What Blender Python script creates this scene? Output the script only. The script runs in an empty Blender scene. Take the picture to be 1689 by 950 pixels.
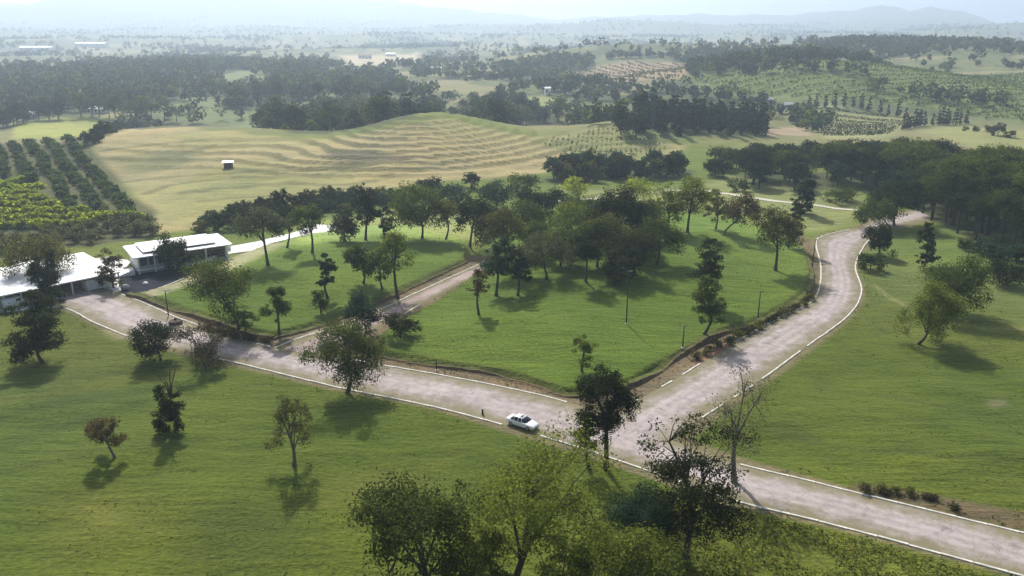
import bpy, bmesh, math, random
import numpy as np
from mathutils import Vector, Matrix

# ------------------------------------------------------------------ camera
FPX, W_PX, H_PX = 1325.0, 1689.0, 950.0
PITCH = math.radians(18.0)
CAM = np.array([0.0, 0.0, 52.0])
scene = bpy.context.scene
COL = scene.collection
cam_data = bpy.data.cameras.new('camera')
cam_data.sensor_width = 36.0
cam_data.lens = FPX / W_PX * 36.0
cam_data.clip_start = 1.0
cam_data.clip_end = 60000.0
cam = bpy.data.objects.new('camera', cam_data)
cam.location = CAM
cam.rotation_euler = (math.radians(90) - PITCH, 0, 0)
COL.objects.link(cam)
scene.camera = cam

# ------------------------------------------------------------------ sky, sun, exposure
SUN_EL = math.radians(44.0)
SUN_AZ = math.radians(-17.0)          # measured from +Y (view direction) towards +X
world = bpy.data.worlds.new('World')
scene.world = world
world.use_nodes = True
wn = world.node_tree
bg = wn.nodes['Background']
sky = wn.nodes.new('ShaderNodeTexSky')
sky.sky_type = 'NISHITA'
sky.sun_disc = False
sky.sun_elevation = SUN_EL
sky.sun_rotation = SUN_AZ
sky.air_density = 1.0
sky.dust_density = 4.0
sky.ozone_density = 1.0
wn.links.new(sky.outputs['Color'], bg.inputs['Color'])
bg.inputs['Strength'].default_value = 0.115
sun_data = bpy.data.lights.new('sun', 'SUN')
sun_data.energy = 5.0
sun_data.angle = math.radians(0.55)
sun_data.color = (1.0, 0.965, 0.91)
sun = bpy.data.objects.new('sun', sun_data)
sd = Vector((math.sin(SUN_AZ) * math.cos(SUN_EL), math.cos(SUN_AZ) * math.cos(SUN_EL), math.sin(SUN_EL)))
sun.rotation_euler = sd.to_track_quat('Z', 'Y').to_euler()
COL.objects.link(sun)
vs = scene.view_settings
vs.view_transform = 'Standard'
vs.look = 'None'
vs.exposure = 0.18
vs.gamma = 1.0
vs.use_curve_mapping = False
cy = scene.cycles
cy.use_denoising = True
cy.max_bounces = 6
cy.diffuse_bounces = 3
cy.transmission_bounces = 4
cy.volume_bounces = 2
cy.use_adaptive_sampling = True
cy.adaptive_threshold = 0.02

# ------------------------------------------------------------------ helpers: pixel of the photograph -> ray
FWD = np.array([0, math.cos(PITCH), -math.sin(PITCH)])
UPV = np.array([0, math.sin(PITCH), math.cos(PITCH)])
RGT = np.array([1.0, 0, 0])

def ray(px, py):
    d = FWD + RGT * (px - W_PX / 2) / FPX + UPV * (H_PX / 2 - py) / FPX
    return d / np.linalg.norm(d)

def P0(px, py, z=0.0):
    d = ray(px, py)
    t = (z - CAM[2]) / d[2]
    p = CAM + d * t
    return np.array([p[0], p[1]])

def poly0(pts):
    return np.array([P0(*p) for p in pts])

def inside(poly, x, y):
    c = np.zeros(x.shape, bool)
    n = len(poly)
    for i in range(n):
        x0, y0 = poly[i]
        x1, y1 = poly[(i + 1) % n]
        if y0 == y1:
            continue
        m = ((y0 > y) != (y1 > y))
        xi = (x1 - x0) * (y - y0) / (y1 - y0) + x0
        c ^= m & (x < xi)
    return c

def dist_line(pts, x, y, closed=False):
    best = np.full(x.shape, 1e9)
    n = len(pts)
    for i in range(n if closed else n - 1):
        x0, y0 = pts[i]
        x1, y1 = pts[(i + 1) % n]
        dx, dy = x1 - x0, y1 - y0
        L = dx * dx + dy * dy + 1e-9
        t = np.clip(((x - x0) * dx + (y - y0) * dy) / L, 0, 1)
        best = np.minimum(best, (x - x0 - t * dx) ** 2 + (y - y0 - t * dy) ** 2)
    return np.sqrt(best)

def sdist(poly, x, y):
    """positive inside, negative outside"""
    out = np.full(x.shape, -1e3)
    x0, y0 = poly.min(0) - 60
    x1, y1 = poly.max(0) + 60
    m = (x > x0) & (x < x1) & (y > y0) & (y < y1)
    if m.any():
        d = dist_line(poly, x[m], y[m], True)
        out[m] = np.where(inside(poly, x[m], y[m]), d, -d)
    return out

def sstep(a, b, v):
    t = np.clip((v - a) / (b - a), 0, 1)
    return t * t * (3 - 2 * t)

def smooth_line(pts, step=1.5):
    """Catmull-Rom through pts, resampled at an even step"""
    p = np.array(pts, float)
    p = np.vstack([2 * p[0] - p[1], p, 2 * p[-1] - p[-2]])
    out = []
    for i in range(1, len(p) - 2):
        a, b, c, d = p[i - 1], p[i], p[i + 1], p[i + 2]
        for t in np.linspace(0, 1, 24, endpoint=False):
            out.append(0.5 * (2 * b + (c - a) * t + (2 * a - 5 * b + 4 * c - d) * t * t + (3 * b - a - 3 * c + d) * t ** 3))
    out.append(p[-2])
    out = np.array(out)
    s = np.concatenate([[0], np.cumsum(np.linalg.norm(np.diff(out, axis=0), axis=1))])
    n = max(2, int(round(s[-1] / step)) + 1)
    si = np.linspace(0, s[-1], n)
    return np.stack([np.interp(si, s, out[:, k]) for k in range(out.shape[1])], 1)

# wave noise (cheap, callable on any array)
_wr = np.random.RandomState(5)
def make_waves(n, lmin, lmax):
    L = np.exp(_wr.uniform(math.log(lmin), math.log(lmax), n))
    a = _wr.uniform(0, 2 * math.pi, n)
    return np.cos(a) * 2 * math.pi / L, np.sin(a) * 2 * math.pi / L, _wr.uniform(0, 6.28, n), L / lmax
def waves(w, x, y):
    s = np.zeros(np.shape(x))
    for kx, ky, ph, am in zip(*w):
        s = s + am * np.sin(kx * x + ky * y + ph)
    return s / math.sqrt(len(w[0]) / 2)
W_NEAR = make_waves(10, 9, 30)
W_MID = make_waves(10, 60, 160)
W_FAR = make_waves(12, 350, 1300)
W_COV = make_waves(14, 25, 90)
W_FLD = make_waves(16, 120, 700)
W_FINE = make_waves(12, 3, 12)

# ------------------------------------------------------------------ layout on the ground
R1_LOW = [(-40, 470), (105, 508), (150, 530), (215, 556), (300, 578), (360, 592), (440, 611), (560, 640), (700, 668), (800, 693), (880, 716),
          (960, 740), (1055, 772), (1140, 802), (1220, 829), (1390, 870), (1640, 938), (1780, 975)]
R1_UP = [(120, 455), (200, 485), (250, 505), (300, 527), (400, 559), (450, 573), (560, 590), (640, 604), (760, 625), (850, 643),
         (940, 665), (1040, 699), (1130, 735), (1215, 765), (1320, 790), (1440, 820), (1689, 880), (1790, 905)]
R2_LEFT = [(960, 725), (1035, 670), (1110, 628), (1200, 572), (1290, 522), (1332, 503), (1350, 480), (1354, 440), (1346, 400), (1362, 388), (1420, 374), (1450, 360), (1510, 346)]
R2_RIGHT = [(1090, 745), (1150, 695), (1250, 630), (1330, 572), (1400, 520), (1421, 480), (1411, 440), (1424, 408), (1442, 388), (1456, 380), (1490, 372), (1540, 360)]
R3_UP = [(452, 574), (500, 556), (545, 543), (625, 512), (700, 477), (780, 441), (800, 430)]
R3_LOW = [(535, 590), (560, 572), (590, 555), (640, 532), (710, 494), (790, 453), (812, 441)]
def ring_of(a, b):
    return np.vstack([a, b[::-1]])
r1a, r1b = smooth_line(poly0(R1_LOW), 2.0), smooth_line(poly0(R1_UP), 2.0)
r2a, r2b = smooth_line(poly0(R2_LEFT), 2.0), smooth_line(poly0(R2_RIGHT), 2.0)
r3a, r3b = smooth_line(poly0(R3_UP), 2.0), smooth_line(poly0(R3_LOW), 2.0)
ROADS = [ring_of(r1a[::2], r1b[::2]), ring_of(r2a[::2], r2b[::2]), ring_of(r3a[::2], r3b[::2])]
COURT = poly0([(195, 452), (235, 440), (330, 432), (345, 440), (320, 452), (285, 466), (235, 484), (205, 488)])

M1 = poly0([(630, 590), (700, 602), (780, 613), (860, 629), (925, 652), (955, 655), (1042, 637), (1110, 598), (1180, 556), (1250, 535), (1300, 508),
            (1333, 484), (1340, 455), (1330, 415), (1300, 390), (1200, 365), (1000, 345), (850, 380), (800, 445), (720, 500), (660, 533), (620, 560)])
M2 = poly0([(212, 487), (300, 517), (400, 549), (450, 560), (540, 535), (620, 503), (770, 434), (780, 400), (650, 372), (500, 392), (420, 412), (340, 450), (290, 472), (240, 485)])

AZ_PX = np.array([-1500, -600, 0, 140, 280, 420, 560, 700, 800, 920, 1010, 1100, 1200, 1300, 1380, 1450, 1495, 1530, 1600, 1645, 1689, 2200, 3200])
AZ_TOP = np.array([20, 24, 21, 9, -3, -6, 4, 17, 25, 36, 31, 26, 29, 31, 25, 18, 27, 21, 30, 41, 42, 34, 36])

TERR = 1.35
def hill_h(x, y):
    wob = 1 + 0.09 * np.sin(x / 23.0 + y / 31.0) + 0.05 * np.sin(x / 11.0 - y / 17.0 + 1.0)
    g = 15.5 * np.exp(-((x + 27) / 41) ** 2 - ((y - 356) / 50) ** 2)
    g += 9.0 * np.exp(-((x + 150) / 54) ** 2 - ((y - 362) / 50) ** 2)
    g += 8.5 * np.exp(-((x - 62) / 52) ** 2 - ((y - 405) / 50) ** 2)
    g += 4.5 * np.exp(-((x + 85) / 55) ** 2 - ((y - 335) / 46) ** 2)
    g += 2.6 * np.exp(-((x + 60) / 30) ** 2 - ((y - 300) / 16) ** 2)
    return g * wob

def h(x, y):
    """height of the ground"""
    x = np.asarray(x, float); y = np.asarray(y, float)
    r = np.hypot(x, y)
    z = np.zeros(x.shape)
    # road clearance for the small swells of the meadows
    near = r < 420
    road = np.full(x.shape, 60.0)
    if near.any():
        xn, yn = x[near], y[near]
        rd = np.full(xn.shape, 60.0)
        for R in ROADS:
            rd = np.minimum(rd, -sdist(R, xn, yn))
        rd = np.minimum(rd, -sdist(COURT, xn, yn))
        road[near] = rd
        b = np.zeros(xn.shape)
        for M, dome in ((M1, 2.2), (M2, 1.2)):
            s = sdist(M, xn, yn)
            b = np.maximum(b, 1.0 * sstep(0.05, 0.9, s) + dome * sstep(1.0, 34.0, s))
        z[near] += b * sstep(0.2, 1.5, rd)
        z[near] += 0.28 * waves(W_NEAR, xn, yn) * sstep(1.0, 9.0, rd) * sstep(420, 300, r[near])
        z[near] += 0.07 * waves(W_FINE, xn * .45 + yn * .3, yn * 1.2) * sstep(0.5, 3.0, rd)
        z[near] -= 0.08 * sstep(-0.2, -1.0, rd)
    # the tan terraced hill, its left shoulder, the valley behind
    hill = hill_h(x, y)
    q = hill / TERR
    f = q - np.floor(q)
    stepped = (np.floor(q) + sstep(0.6, 1.0, f)) * TERR
    amt = sstep(1.2, 3.5, hill) * (0.45 + 0.55 * sstep(-150, -70, x)) * 0.95
    z += hill * (1 - amt) + stepped * amt
    # valley floor behind, then rolling country
    z -= 8.0 * np.exp(-((y - 520) / 75) ** 2) * sstep(700, 300, np.abs(x))
    z += 24.0 * np.exp(-((x - 240) / 130) ** 2 - ((y - 690) / 120) ** 2)
    z += 34.0 * np.exp(-((x - 520) / 330) ** 2 - ((y - 1150) / 330) ** 2)
    z += 22.0 * np.exp(-((x - 120) / 160) ** 2 - ((y - 1120) / 160) ** 2)
    z += 7.0 * np.exp(-((x + 330) / 260) ** 2 - ((y - 980) / 220) ** 2)
    z += 1.2 * waves(W_MID, x, y) * sstep(330, 520, r)
    z += 11.0 * waves(W_FAR, x, y) * sstep(700, 2200, r) + 50.0 * sstep(1700, 5200, r)
    # mountains
    far = r > 2500
    if far.any():
        xf, yf, rf = x[far], y[far], r[far]
        az = np.arctan2(xf, np.maximum(yf, 1e-3))
        px = W_PX / 2 + np.tan(np.clip(az, -1.2, 1.2)) * FPX / math.cos(PITCH)
        top = np.interp(px, AZ_PX, AZ_TOP)
        hh = 2 + np.maximum(4, (44.5 - top)) * 6500 / FPX / math.cos(PITCH) ** 2
        hh *= 1 + 0.05 * np.sin(az * 90 + 1) + 0.03 * np.sin(az * 210)
        z[far] += hh * np.exp(-((rf - 6500) / 1000) ** 2)
        z[far] += 45 * np.exp(-((rf - 4100) / 420) ** 2) * (0.5 + 0.5 * np.sin(az * 11 + 0.6)) * sstep(-.3, .3, az)
    return z

def h1(x, y):
    return float(h(np.array([x]), np.array([y]))[0])

_ts = np.concatenate([np.arange(60, 460, 0.5), np.arange(460, 1500, 2.0), np.arange(1500, 7000, 15.0)])
def P(px, py):
    """where the ray through this pixel meets the ground"""
    d = ray(px, py)
    pts = CAM[None, :] + d[None, :] * _ts[:, None]
    g = pts[:, 2] - h(pts[:, 0], pts[:, 1])
    k = np.argmax(g < 0)
    if g[k] >= 0:
        k = len(_ts) - 1
    if k == 0:
        return np.array([*P0(px, py), 0.0])
    t = _ts[k - 1] + (_ts[k] - _ts[k - 1]) * g[k - 1] / (g[k - 1] - g[k] + 1e-9)
    p = CAM + d * t
    return np.array([p[0], p[1], h1(p[0], p[1])])

def polyP(pts):
    return np.array([P(*p)[:2] for p in pts])

def slant(p):
    return float(np.dot(np.asarray(p) - CAM, FWD))

def project(x, y, z):
    dx, dy, dz = x - CAM[0], y - CAM[1], z - CAM[2]
    f = dx * FWD[0] + dy * FWD[1] + dz * FWD[2]
    u = dx * UPV[0] + dy * UPV[1] + dz * UPV[2]
    return W_PX / 2 + FPX * dx / f, H_PX / 2 - FPX * u / f

def tag(o, label=None, cat=None, group=None, kind=None):
    if label: o['label'] = label
    if cat: o['category'] = cat
    if group: o['group'] = group
    if kind: o['kind'] = kind
    return o

def obj(name, me, parent=None, loc=(0, 0, 0), rz=0.0):
    o = bpy.data.objects.new(name, me)
    COL.objects.link(o)
    o.location = loc
    o.rotation_euler = (0, 0, rz)
    if parent is not None:
        o.parent = parent
    return o

def empty(name, loc, rz=0.0):
    o = obj(name, None, None, loc, rz)
    o.empty_display_size = 0.5
    return o

def mesh_np(name, v, f, mats, midx=None, smooth=False):
    """v (n,3), f (m,k) all faces of one arity"""
    v = np.ascontiguousarray(v, np.float32)
    f = np.ascontiguousarray(f, np.int32)
    me = bpy.data.meshes.new(name)
    k = f.shape[1]
    me.vertices.add(len(v)); me.vertices.foreach_set('co', v.ravel())
    me.loops.add(f.size); me.loops.foreach_set('vertex_index', f.ravel())
    me.polygons.add(len(f))
    me.polygons.foreach_set('loop_start', np.arange(0, f.size, k, dtype=np.int32))
    me.polygons.foreach_set('loop_total', np.full(len(f), k, np.int32))
    for m in mats:
        me.materials.append(m)
    if midx is not None:
        me.polygons.foreach_set('material_index', np.ascontiguousarray(midx, np.int32))
    me.polygons.foreach_set('use_smooth', np.full(len(f), smooth, bool))
    me.update(calc_edges=True)
    return me

# ------------------------------------------------------------------ materials
def new_mat(name):
    m = bpy.data.materials.new(name)
    m.use_nodes = True
    nt = m.node_tree
    return m, nt, nt.nodes['Principled BSDF'], nt.nodes['Material Output']

def N(nt, t, **kw):
    n = nt.nodes.new(t)
    for k, v in kw.items():
        setattr(n, k, v)
    return n

def mixc(nt, blend='MIX'):
    n = nt.nodes.new('ShaderNodeMix'); n.data_type = 'RGBA'; n.blend_type = blend
    return n   # inputs 0 fac, 6 A, 7 B, out 2

def ramp(nt, src, stops):
    r = nt.nodes.new('ShaderNodeValToRGB')
    els = r.color_ramp.elements
    while len(els) < len(stops): els.new(0.5)
    for e, (p, c) in zip(els, stops):
        e.position = p; e.color = (*c, 1) if len(c) == 3 else c
    nt.links.new(src, r.inputs[0])
    return r.outputs[0]

def noise(nt, vec, scale, detail=3, rough=0.55):
    n = nt.nodes.new('ShaderNodeTexNoise')
    n.inputs['Scale'].default_value = scale
    n.inputs['Detail'].default_value = detail
    n.inputs['Roughness'].default_value = rough
    if vec is not None: nt.links.new(vec, n.inputs['Vector'])
    return n.outputs['Fac']

def plain(name, col, rough=0.7, metal=0.0, var=0.12, scale=1.5, spec=0.3):
    m, nt, b, o = new_mat(name)
    tc = N(nt, 'ShaderNodeTexCoord')
    f = noise(nt, tc.outputs['Object'], scale, 4)
    lo = tuple(c * (1 - var) for c in col); hi = tuple(min(1, c * (1 + var)) for c in col)
    nt.links.new(ramp(nt, f, [(0.3, lo), (0.7, hi)]), b.inputs['Base Color'])
    b.inputs['Roughness'].default_value = rough
    b.inputs['Metallic'].default_value = metal
    b.inputs['Specular IOR Level'].default_value = spec
    return m

def leaf_mat(name, col, trans=0.38, hue=0.0):
    m, nt, b, out = new_mat(name)
    nt.nodes.remove(b)
    geo = N(nt, 'ShaderNodeNewGeometry')
    oi = N(nt, 'ShaderNodeObjectInfo')
    tc = N(nt, 'ShaderNodeTexCoord')
    dark = tuple(c * 0.55 for c in col)
    lite = (col[0] * 1.55, col[1] * 1.4, col[2] * 1.2)
    c1 = ramp(nt, geo.outputs['Random Per Island'], [(0.0, dark), (0.6, col), (1.0, lite)])
    f = noise(nt, tc.outputs['Object'], 0.45, 3)
    v = ramp(nt, f, [(0.3, (0.72, 0.75, 0.8)), (0.7, (1.25, 1.2, 1.05))])
    mx = mixc(nt, 'MULTIPLY'); mx.inputs[0].default_value = 1.0
    nt.links.new(c1, mx.inputs[6]); nt.links.new(v, mx.inputs[7])
    v2 = ramp(nt, oi.outputs['Random'], [(0.0, (0.78, 0.82, 0.85)), (1.0, (1.2, 1.15, 1.05))])
    m2 = mixc(nt, 'MULTIPLY'); m2.inputs[0].default_value = 1.0
    nt.links.new(mx.outputs[2], m2.inputs[6]); nt.links.new(v2, m2.inputs[7])
    d = N(nt, 'ShaderNodeBsdfDiffuse'); t = N(nt, 'ShaderNodeBsdfTranslucent')
    nt.links.new(m2.outputs[2], d.inputs['Color'])
    m3 = mixc(nt, 'MULTIPLY'); m3.inputs[0].default_value = 1.0
    nt.links.new(m2.outputs[2], m3.inputs[6]); m3.inputs[7].default_value = (1.25, 1.3, 0.7, 1)
    nt.links.new(m3.outputs[2], t.inputs['Color'])
    s1 = N(nt, 'ShaderNodeMixShader'); s1.inputs[0].default_value = trans
    nt.links.new(d.outputs[0], s1.inputs[1]); nt.links.new(t.outputs[0], s1.inputs[2])
    nt.links.new(s1.outputs[0], out.inputs['Surface'])
    return m

LEAF = {
    'dark': leaf_mat('foliage_dark', (0.036, 0.048, 0.024)),
    'mid': leaf_mat('foliage_mid', (0.080, 0.108, 0.036), .45),
    'light': leaf_mat('foliage_light', (0.150, 0.190, 0.052), .52),
    'olive': leaf_mat('foliage_olive', (0.115, 0.122, 0.052), .45),
    'rust': leaf_mat('foliage_rust', (0.112, 0.092, 0.060)),
    'teal': leaf_mat('foliage_teal', (0.042, 0.078, 0.056)),
    'grey': leaf_mat('foliage_grey', (0.125, 0.135, 0.088), .45),
    'lime': leaf_mat('foliage_lime', (0.27, 0.33, 0.06), .6),
    'orch': leaf_mat('foliage_orchard', (0.085, 0.125, 0.06), .5),
}
BARK = plain('bark', (0.075, 0.060, 0.048), 0.9, var=0.4, scale=6)
BARK_PALE = plain('bark_pale', (0.16, 0.14, 0.115), 0.9, var=0.35, scale=6)

def ground_mat(name, use_attr=True, base=(0.1, 0.18, 0.03)):
    m, nt, b, out = new_mat(name)
    geo = N(nt, 'ShaderNodeNewGeometry')
    pos = geo.outputs['Position']
    at = N(nt, 'ShaderNodeAttribute', attribute_name='cover')
    mp = N(nt, 'ShaderNodeMapping'); mp.inputs['Rotation'].default_value = (0, 0, 0.5); mp.inputs['Scale'].default_value = (0.28, 1.5, 1.0)
    nt.links.new(pos, mp.inputs['Vector'])
    n1 = noise(nt, pos, 0.035, 4, 0.6)
    mp2 = N(nt, 'ShaderNodeMapping'); mp2.inputs['Rotation'].default_value = (0, 0, -.55); mp2.inputs['Scale'].default_value = (0.4, 1.3, 1.0)
    nt.links.new(pos, mp2.inputs['Vector'])
    sw = N(nt, 'ShaderNodeMix'); sw.data_type = 'FLOAT'
    sel = ramp(nt, noise(nt, pos, 0.018, 2), [(0.42, (0, 0, 0)), (0.58, (1, 1, 1))])
    nt.links.new(sel, sw.inputs[0])
    nt.links.new(noise(nt, mp.outputs[0], 0.34, 6, 0.68), sw.inputs[2]); nt.links.new(noise(nt, mp2.outputs[0], 0.5, 6, 0.7), sw.inputs[3])
    n2 = sw.outputs[0]
    n3 = noise(nt, pos, 1.7, 3, 0.6)
    a = mixc(nt, 'MULTIPLY'); a.inputs[0].default_value = 1
    nt.links.new(at.outputs['Color'], a.inputs[6])
    nt.links.new(ramp(nt, n1, [(0.3, (0.80, 0.86, 0.9)), (0.7, (1.22, 1.14, 1.05))]), a.inputs[7])
    c = mixc(nt, 'MULTIPLY'); c.inputs[0].default_value = 1
    nt.links.new(a.outputs[2], c.inputs[6])
    nt.links.new(ramp(nt, n2, [(0.28, (0.60, 0.66, 0.68)), (0.5, (1, 1, 1)), (0.74, (1.36, 1.24, 1.1))]), c.inputs[7])
    e = mixc(nt, 'MULTIPLY'); e.inputs[0].default_value = 1
    nt.links.new(c.outputs[2], e.inputs[6])
    nt.links.new(ramp(nt, n3, [(0.3, (0.72, 0.74, 0.75)), (0.7, (1.22, 1.2, 1.15))]), e.inputs[7])
    nt.links.new(e.outputs[2], b.inputs['Base Color'])
    b.inputs['Roughness'].default_value = 0.95
    b.inputs['Specular IOR Level'].default_value = 0.1
    b.inputs['Sheen Weight'].default_value = 0.22
    b.inputs['Sheen Roughness'].default_value = 0.45
    b.inputs['Sheen Tint'].default_value = (0.80, 0.85, 0.35, 1)
    add = N(nt, 'ShaderNodeMath', operation='MULTIPLY_ADD'); add.inputs[1].default_value = 0.35
    nt.links.new(n3, add.inputs[0]); nt.links.new(n2, add.inputs[2])
    bp = N(nt, 'ShaderNodeBump'); bp.inputs['Strength'].default_value = 0.75; bp.inputs['Distance'].default_value = 1.1
    nt.links.new(add.outputs[0], bp.inputs['Height']); nt.links.new(bp.outputs[0], b.inputs['Normal'])
    return m
GROUND = ground_mat('grassland')

def road_mat(name, c0, c1, weed=0.45):
    m, nt, b, out = new_mat(name)
    geo = N(nt, 'ShaderNodeNewGeometry'); pos = geo.outputs['Position']
    at = N(nt, 'ShaderNodeAttribute', attribute_name='edge')       # 0 at the kerb, 1 mid road
    n1 = noise(nt, pos, 0.11, 5, 0.65)
    n2 = noise(nt, pos, 0.9, 4, 0.7)
    n3 = noise(nt, pos, 0.23, 5, 0.7)
    base = ramp(nt, n1, [(0.3, c0), (0.7, c1)])
    a = mixc(nt, 'MULTIPLY'); a.inputs[0].default_value = 1
    nt.links.new(base, a.inputs[6]); nt.links.new(ramp(nt, n2, [(0.25, (0.66, 0.65, 0.64)), (0.5, (1, 1, 1)), (0.8, (1.18, 1.16, 1.14))]), a.inputs[7])
    # dark oil and damp patches
    d = mixc(nt, 'MIX')
    nt.links.new(ramp(nt, n3, [(0.56, (0, 0, 0)), (0.70, (0.6, 0.6, 0.6))]), d.inputs[0])
    nt.links.new(a.outputs[2], d.inputs[6]); d.inputs[7].default_value = (0.13, 0.105, 0.10, 1)
    # wheel tracks and cracks
    ac = N(nt, 'ShaderNodeAttribute', attribute_name='across')
    tr_ = mixc(nt, 'MULTIPLY')
    nt.links.new(ramp(nt, noise(nt, pos, 0.08, 3), [(0.35, (0.2, 0.2, 0.2)), (0.6, (1, 1, 1))]), tr_.inputs[0])
    nt.links.new(d.outputs[2], tr_.inputs[6])
    nt.links.new(ramp(nt, ac.outputs['Fac'], [(0.18, (1, 1, 1)), (0.25, (.80, .78, .77)), (0.33, (1.08, 1.08, 1.07)), (0.45, (.84, .82, .81)), (0.52, (1.06, 1.05, 1.05)), (0.62, (.82, .80, .79)), (0.70, (1.1, 1.09, 1.08)), (0.80, (.84, .83, .82)), (0.9, (1, 1, 1))]), tr_.inputs[7])
    vo = N(nt, 'ShaderNodeTexVoronoi', feature='DISTANCE_TO_EDGE'); vo.inputs['Scale'].default_value = 0.28
    wv = N(nt, 'ShaderNodeMix'); wv.data_type = 'VECTOR'; wv.inputs[0].default_value = 0.12
    nz = N(nt, 'ShaderNodeTexNoise'); nz.inputs['Scale'].default_value = .6; nt.links.new(pos, nz.inputs['Vector'])
    wa = N(nt, 'ShaderNodeVectorMath', operation='MULTIPLY_ADD'); nt.links.new(nz.outputs['Color'], wa.inputs[0]); wa.inputs[1].default_value = (3, 3, 3); nt.links.new(pos, wa.inputs[2])
    nt.nodes.remove(wv); nt.links.new(wa.outputs[0], vo.inputs['Vector'])
    ck = mixc(nt, 'MIX')
    nt.links.new(ramp(nt, vo.outputs['Distance'], [(0.006, (.32, .32, .32)), (0.022, (0, 0, 0))]), ck.inputs[0])
    nt.links.new(tr_.outputs[2], ck.inputs[6]); ck.inputs[7].default_value = (0.12, 0.10, 0.07, 1)
    d = ck
    # weeds creeping in from the kerbs
    k = N(nt, 'ShaderNodeMath', operation='SUBTRACT'); 
    nt.links.new(noise(nt, pos, 0.35, 5, 0.7), k.inputs[0]); ed_ = N(nt, 'ShaderNodeMath', operation='MULTIPLY'); ed_.inputs[1].default_value = .62; nt.links.new(at.outputs['Fac'], ed_.inputs[0]); nt.links.new(ed_.outputs[0], k.inputs[1])
    w = mixc(nt, 'MIX')
    nt.links.new(ramp(nt, k.outputs[0], [(0.06, (0, 0, 0)), (0.40, (weed * 2, weed * 2, weed * 2))]), w.inputs[0])
    nt.links.new(d.outputs[2], w.inputs[6]); w.inputs[7].default_value = (0.17, 0.15, 0.075, 1)
    nt.links.new(w.outputs[2], b.inputs['Base Color'])
    b.inputs['Roughness'].default_value = 0.9
    b.inputs['Specular IOR Level'].default_value = 0.2
    bp = N(nt, 'ShaderNodeBump'); bp.inputs['Strength'].default_value = 0.3; bp.inputs['Distance'].default_value = 0.1
    nt.links.new(n2, bp.inputs['Height']); nt.links.new(bp.outputs[0], b.inputs['Normal'])
    return m
ROAD = road_mat('worn_road', (0.315, 0.272, 0.262), (0.425, 0.375, 0.362))
PATHM = road_mat('broken_path', (0.26, 0.19, 0.175), (0.40, 0.33, 0.31), 0.6)
KERB = plain('kerb_paint', (0.57, 0.55, 0.48), 0.85, var=0.4, scale=1.1)
WHITE = plain('white_render', (0.78, 0.78, 0.76), 0.6, var=0.05)
ROOFW = plain('white_roof_sheet', (0.80, 0.80, 0.79), 0.45, var=0.05, scale=0.4)
CONC = plain('pale_concrete', (0.66, 0.64, 0.60), 0.85, var=0.1, scale=0.3)
GREYW = plain('grey_render', (0.42, 0.42, 0.43), 0.7)
DARKG = plain('dark_glazing', (0.02, 0.024, 0.03), 0.12, var=0.1, spec=0.5)
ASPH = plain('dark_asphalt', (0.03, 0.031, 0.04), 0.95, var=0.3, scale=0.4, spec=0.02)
DARKM = plain('dark_metal', (0.05, 0.05, 0.05), 0.5, 0.3)
RUBBER = plain('rubber', (0.02, 0.02, 0.02), 0.85)
CARW = plain('car_white_paint', (0.80, 0.80, 0.80), 0.25, var=0.01, spec=0.6)
RIMM = plain('wheel_rim', (0.45, 0.45, 0.46), 0.3, 0.8)
LAMPG = plain('lamp_glass', (0.7, 0.7, 0.66), 0.15, spec=0.6)
REDL = plain('tail_lamp', (0.35, 0.02, 0.02), 0.2)
SOIL = plain('soil', (0.11, 0.075, 0.055), 0.95, var=0.3, scale=2)
BRICKR = plain('red_roof', (0.26, 0.12, 0.08), 0.85, var=0.2)
STONE = plain('stone', (0.30, 0.28, 0.26), 0.9, var=0.25)

# ------------------------------------------------------------------ terrain
th = np.concatenate([np.linspace(64, 33, 26, endpoint=False), np.arange(33, 13, -0.08), np.arange(13, 3.5, -0.06), np.arange(3.5, 0.36, -0.05)])
rr = 52.0 / np.tan(np.radians(th))
rr = np.concatenate([[0.01, 8.0, 17.0], rr[rr < 3600], np.linspace(3600, 9800, 75)])
az = np.concatenate([np.arange(-180, -60, 4.0), np.arange(-60, -37, 1.0), np.arange(-37, 37, 0.165), np.arange(37, 60, 1.0), np.arange(60, 180, 4.0)])
azr = np.radians(az)
RX, AX = np.meshgrid(rr, azr, indexing='ij')
gx, gy = (RX * np.sin(AX)).ravel(), (RX * np.cos(AX)).ravel()
gz = h(gx, gy)

C = dict(
    meadow=(0.112, 0.158, 0.026), meadow2=(0.125, 0.165, 0.042), far_meadow=(0.29, 0.33, 0.11), tan=(0.36, 0.295, 0.155), tangreen=(0.23, 0.235, 0.10),
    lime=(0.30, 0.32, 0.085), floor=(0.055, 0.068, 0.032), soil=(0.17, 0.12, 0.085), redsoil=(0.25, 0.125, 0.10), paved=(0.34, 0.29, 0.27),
    conc=(0.62, 0.60, 0.55), green=(0.12, 0.165, 0.055), pinktan=(0.30, 0.22, 0.155), olive=(0.20, 0.19, 0.09), weeds=(0.17, 0.20, 0.055), orchard=(0.085, 0.085, 0.04), sand=(0.45, 0.37, 0.27))
cov = np.tile(np.array(C['meadow']), (len(gx), 1))
def blend(mask, col):
    global cov
    cov = cov * (1 - mask[:, None]) + np.array(col)[None, :] * mask[:, None]
gr = np.hypot(gx, gy)
cn = waves(W_COV, gx, gy)
fn = waves(W_FLD, gx, gy)
def paint(pts, col, soft=2.0, wob=1.5, world_pts=False):
    poly = np.array(pts) if world_pts else polyP(pts)
    s = sdist(poly, gx, gy)
    blend(sstep(-soft, soft, s + wob * cn), col)
# meadow tints
blend(0.6 * sstep(0.1, 1.4, cn) * (gr < 330), (0.150, 0.178, 0.032))
blend(0.45 * sstep(0.2, 1.6, -cn) * (gr < 330), (0.080, 0.128, 0.028))
blend(sstep(330, 420, gr), C['olive'])
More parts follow.
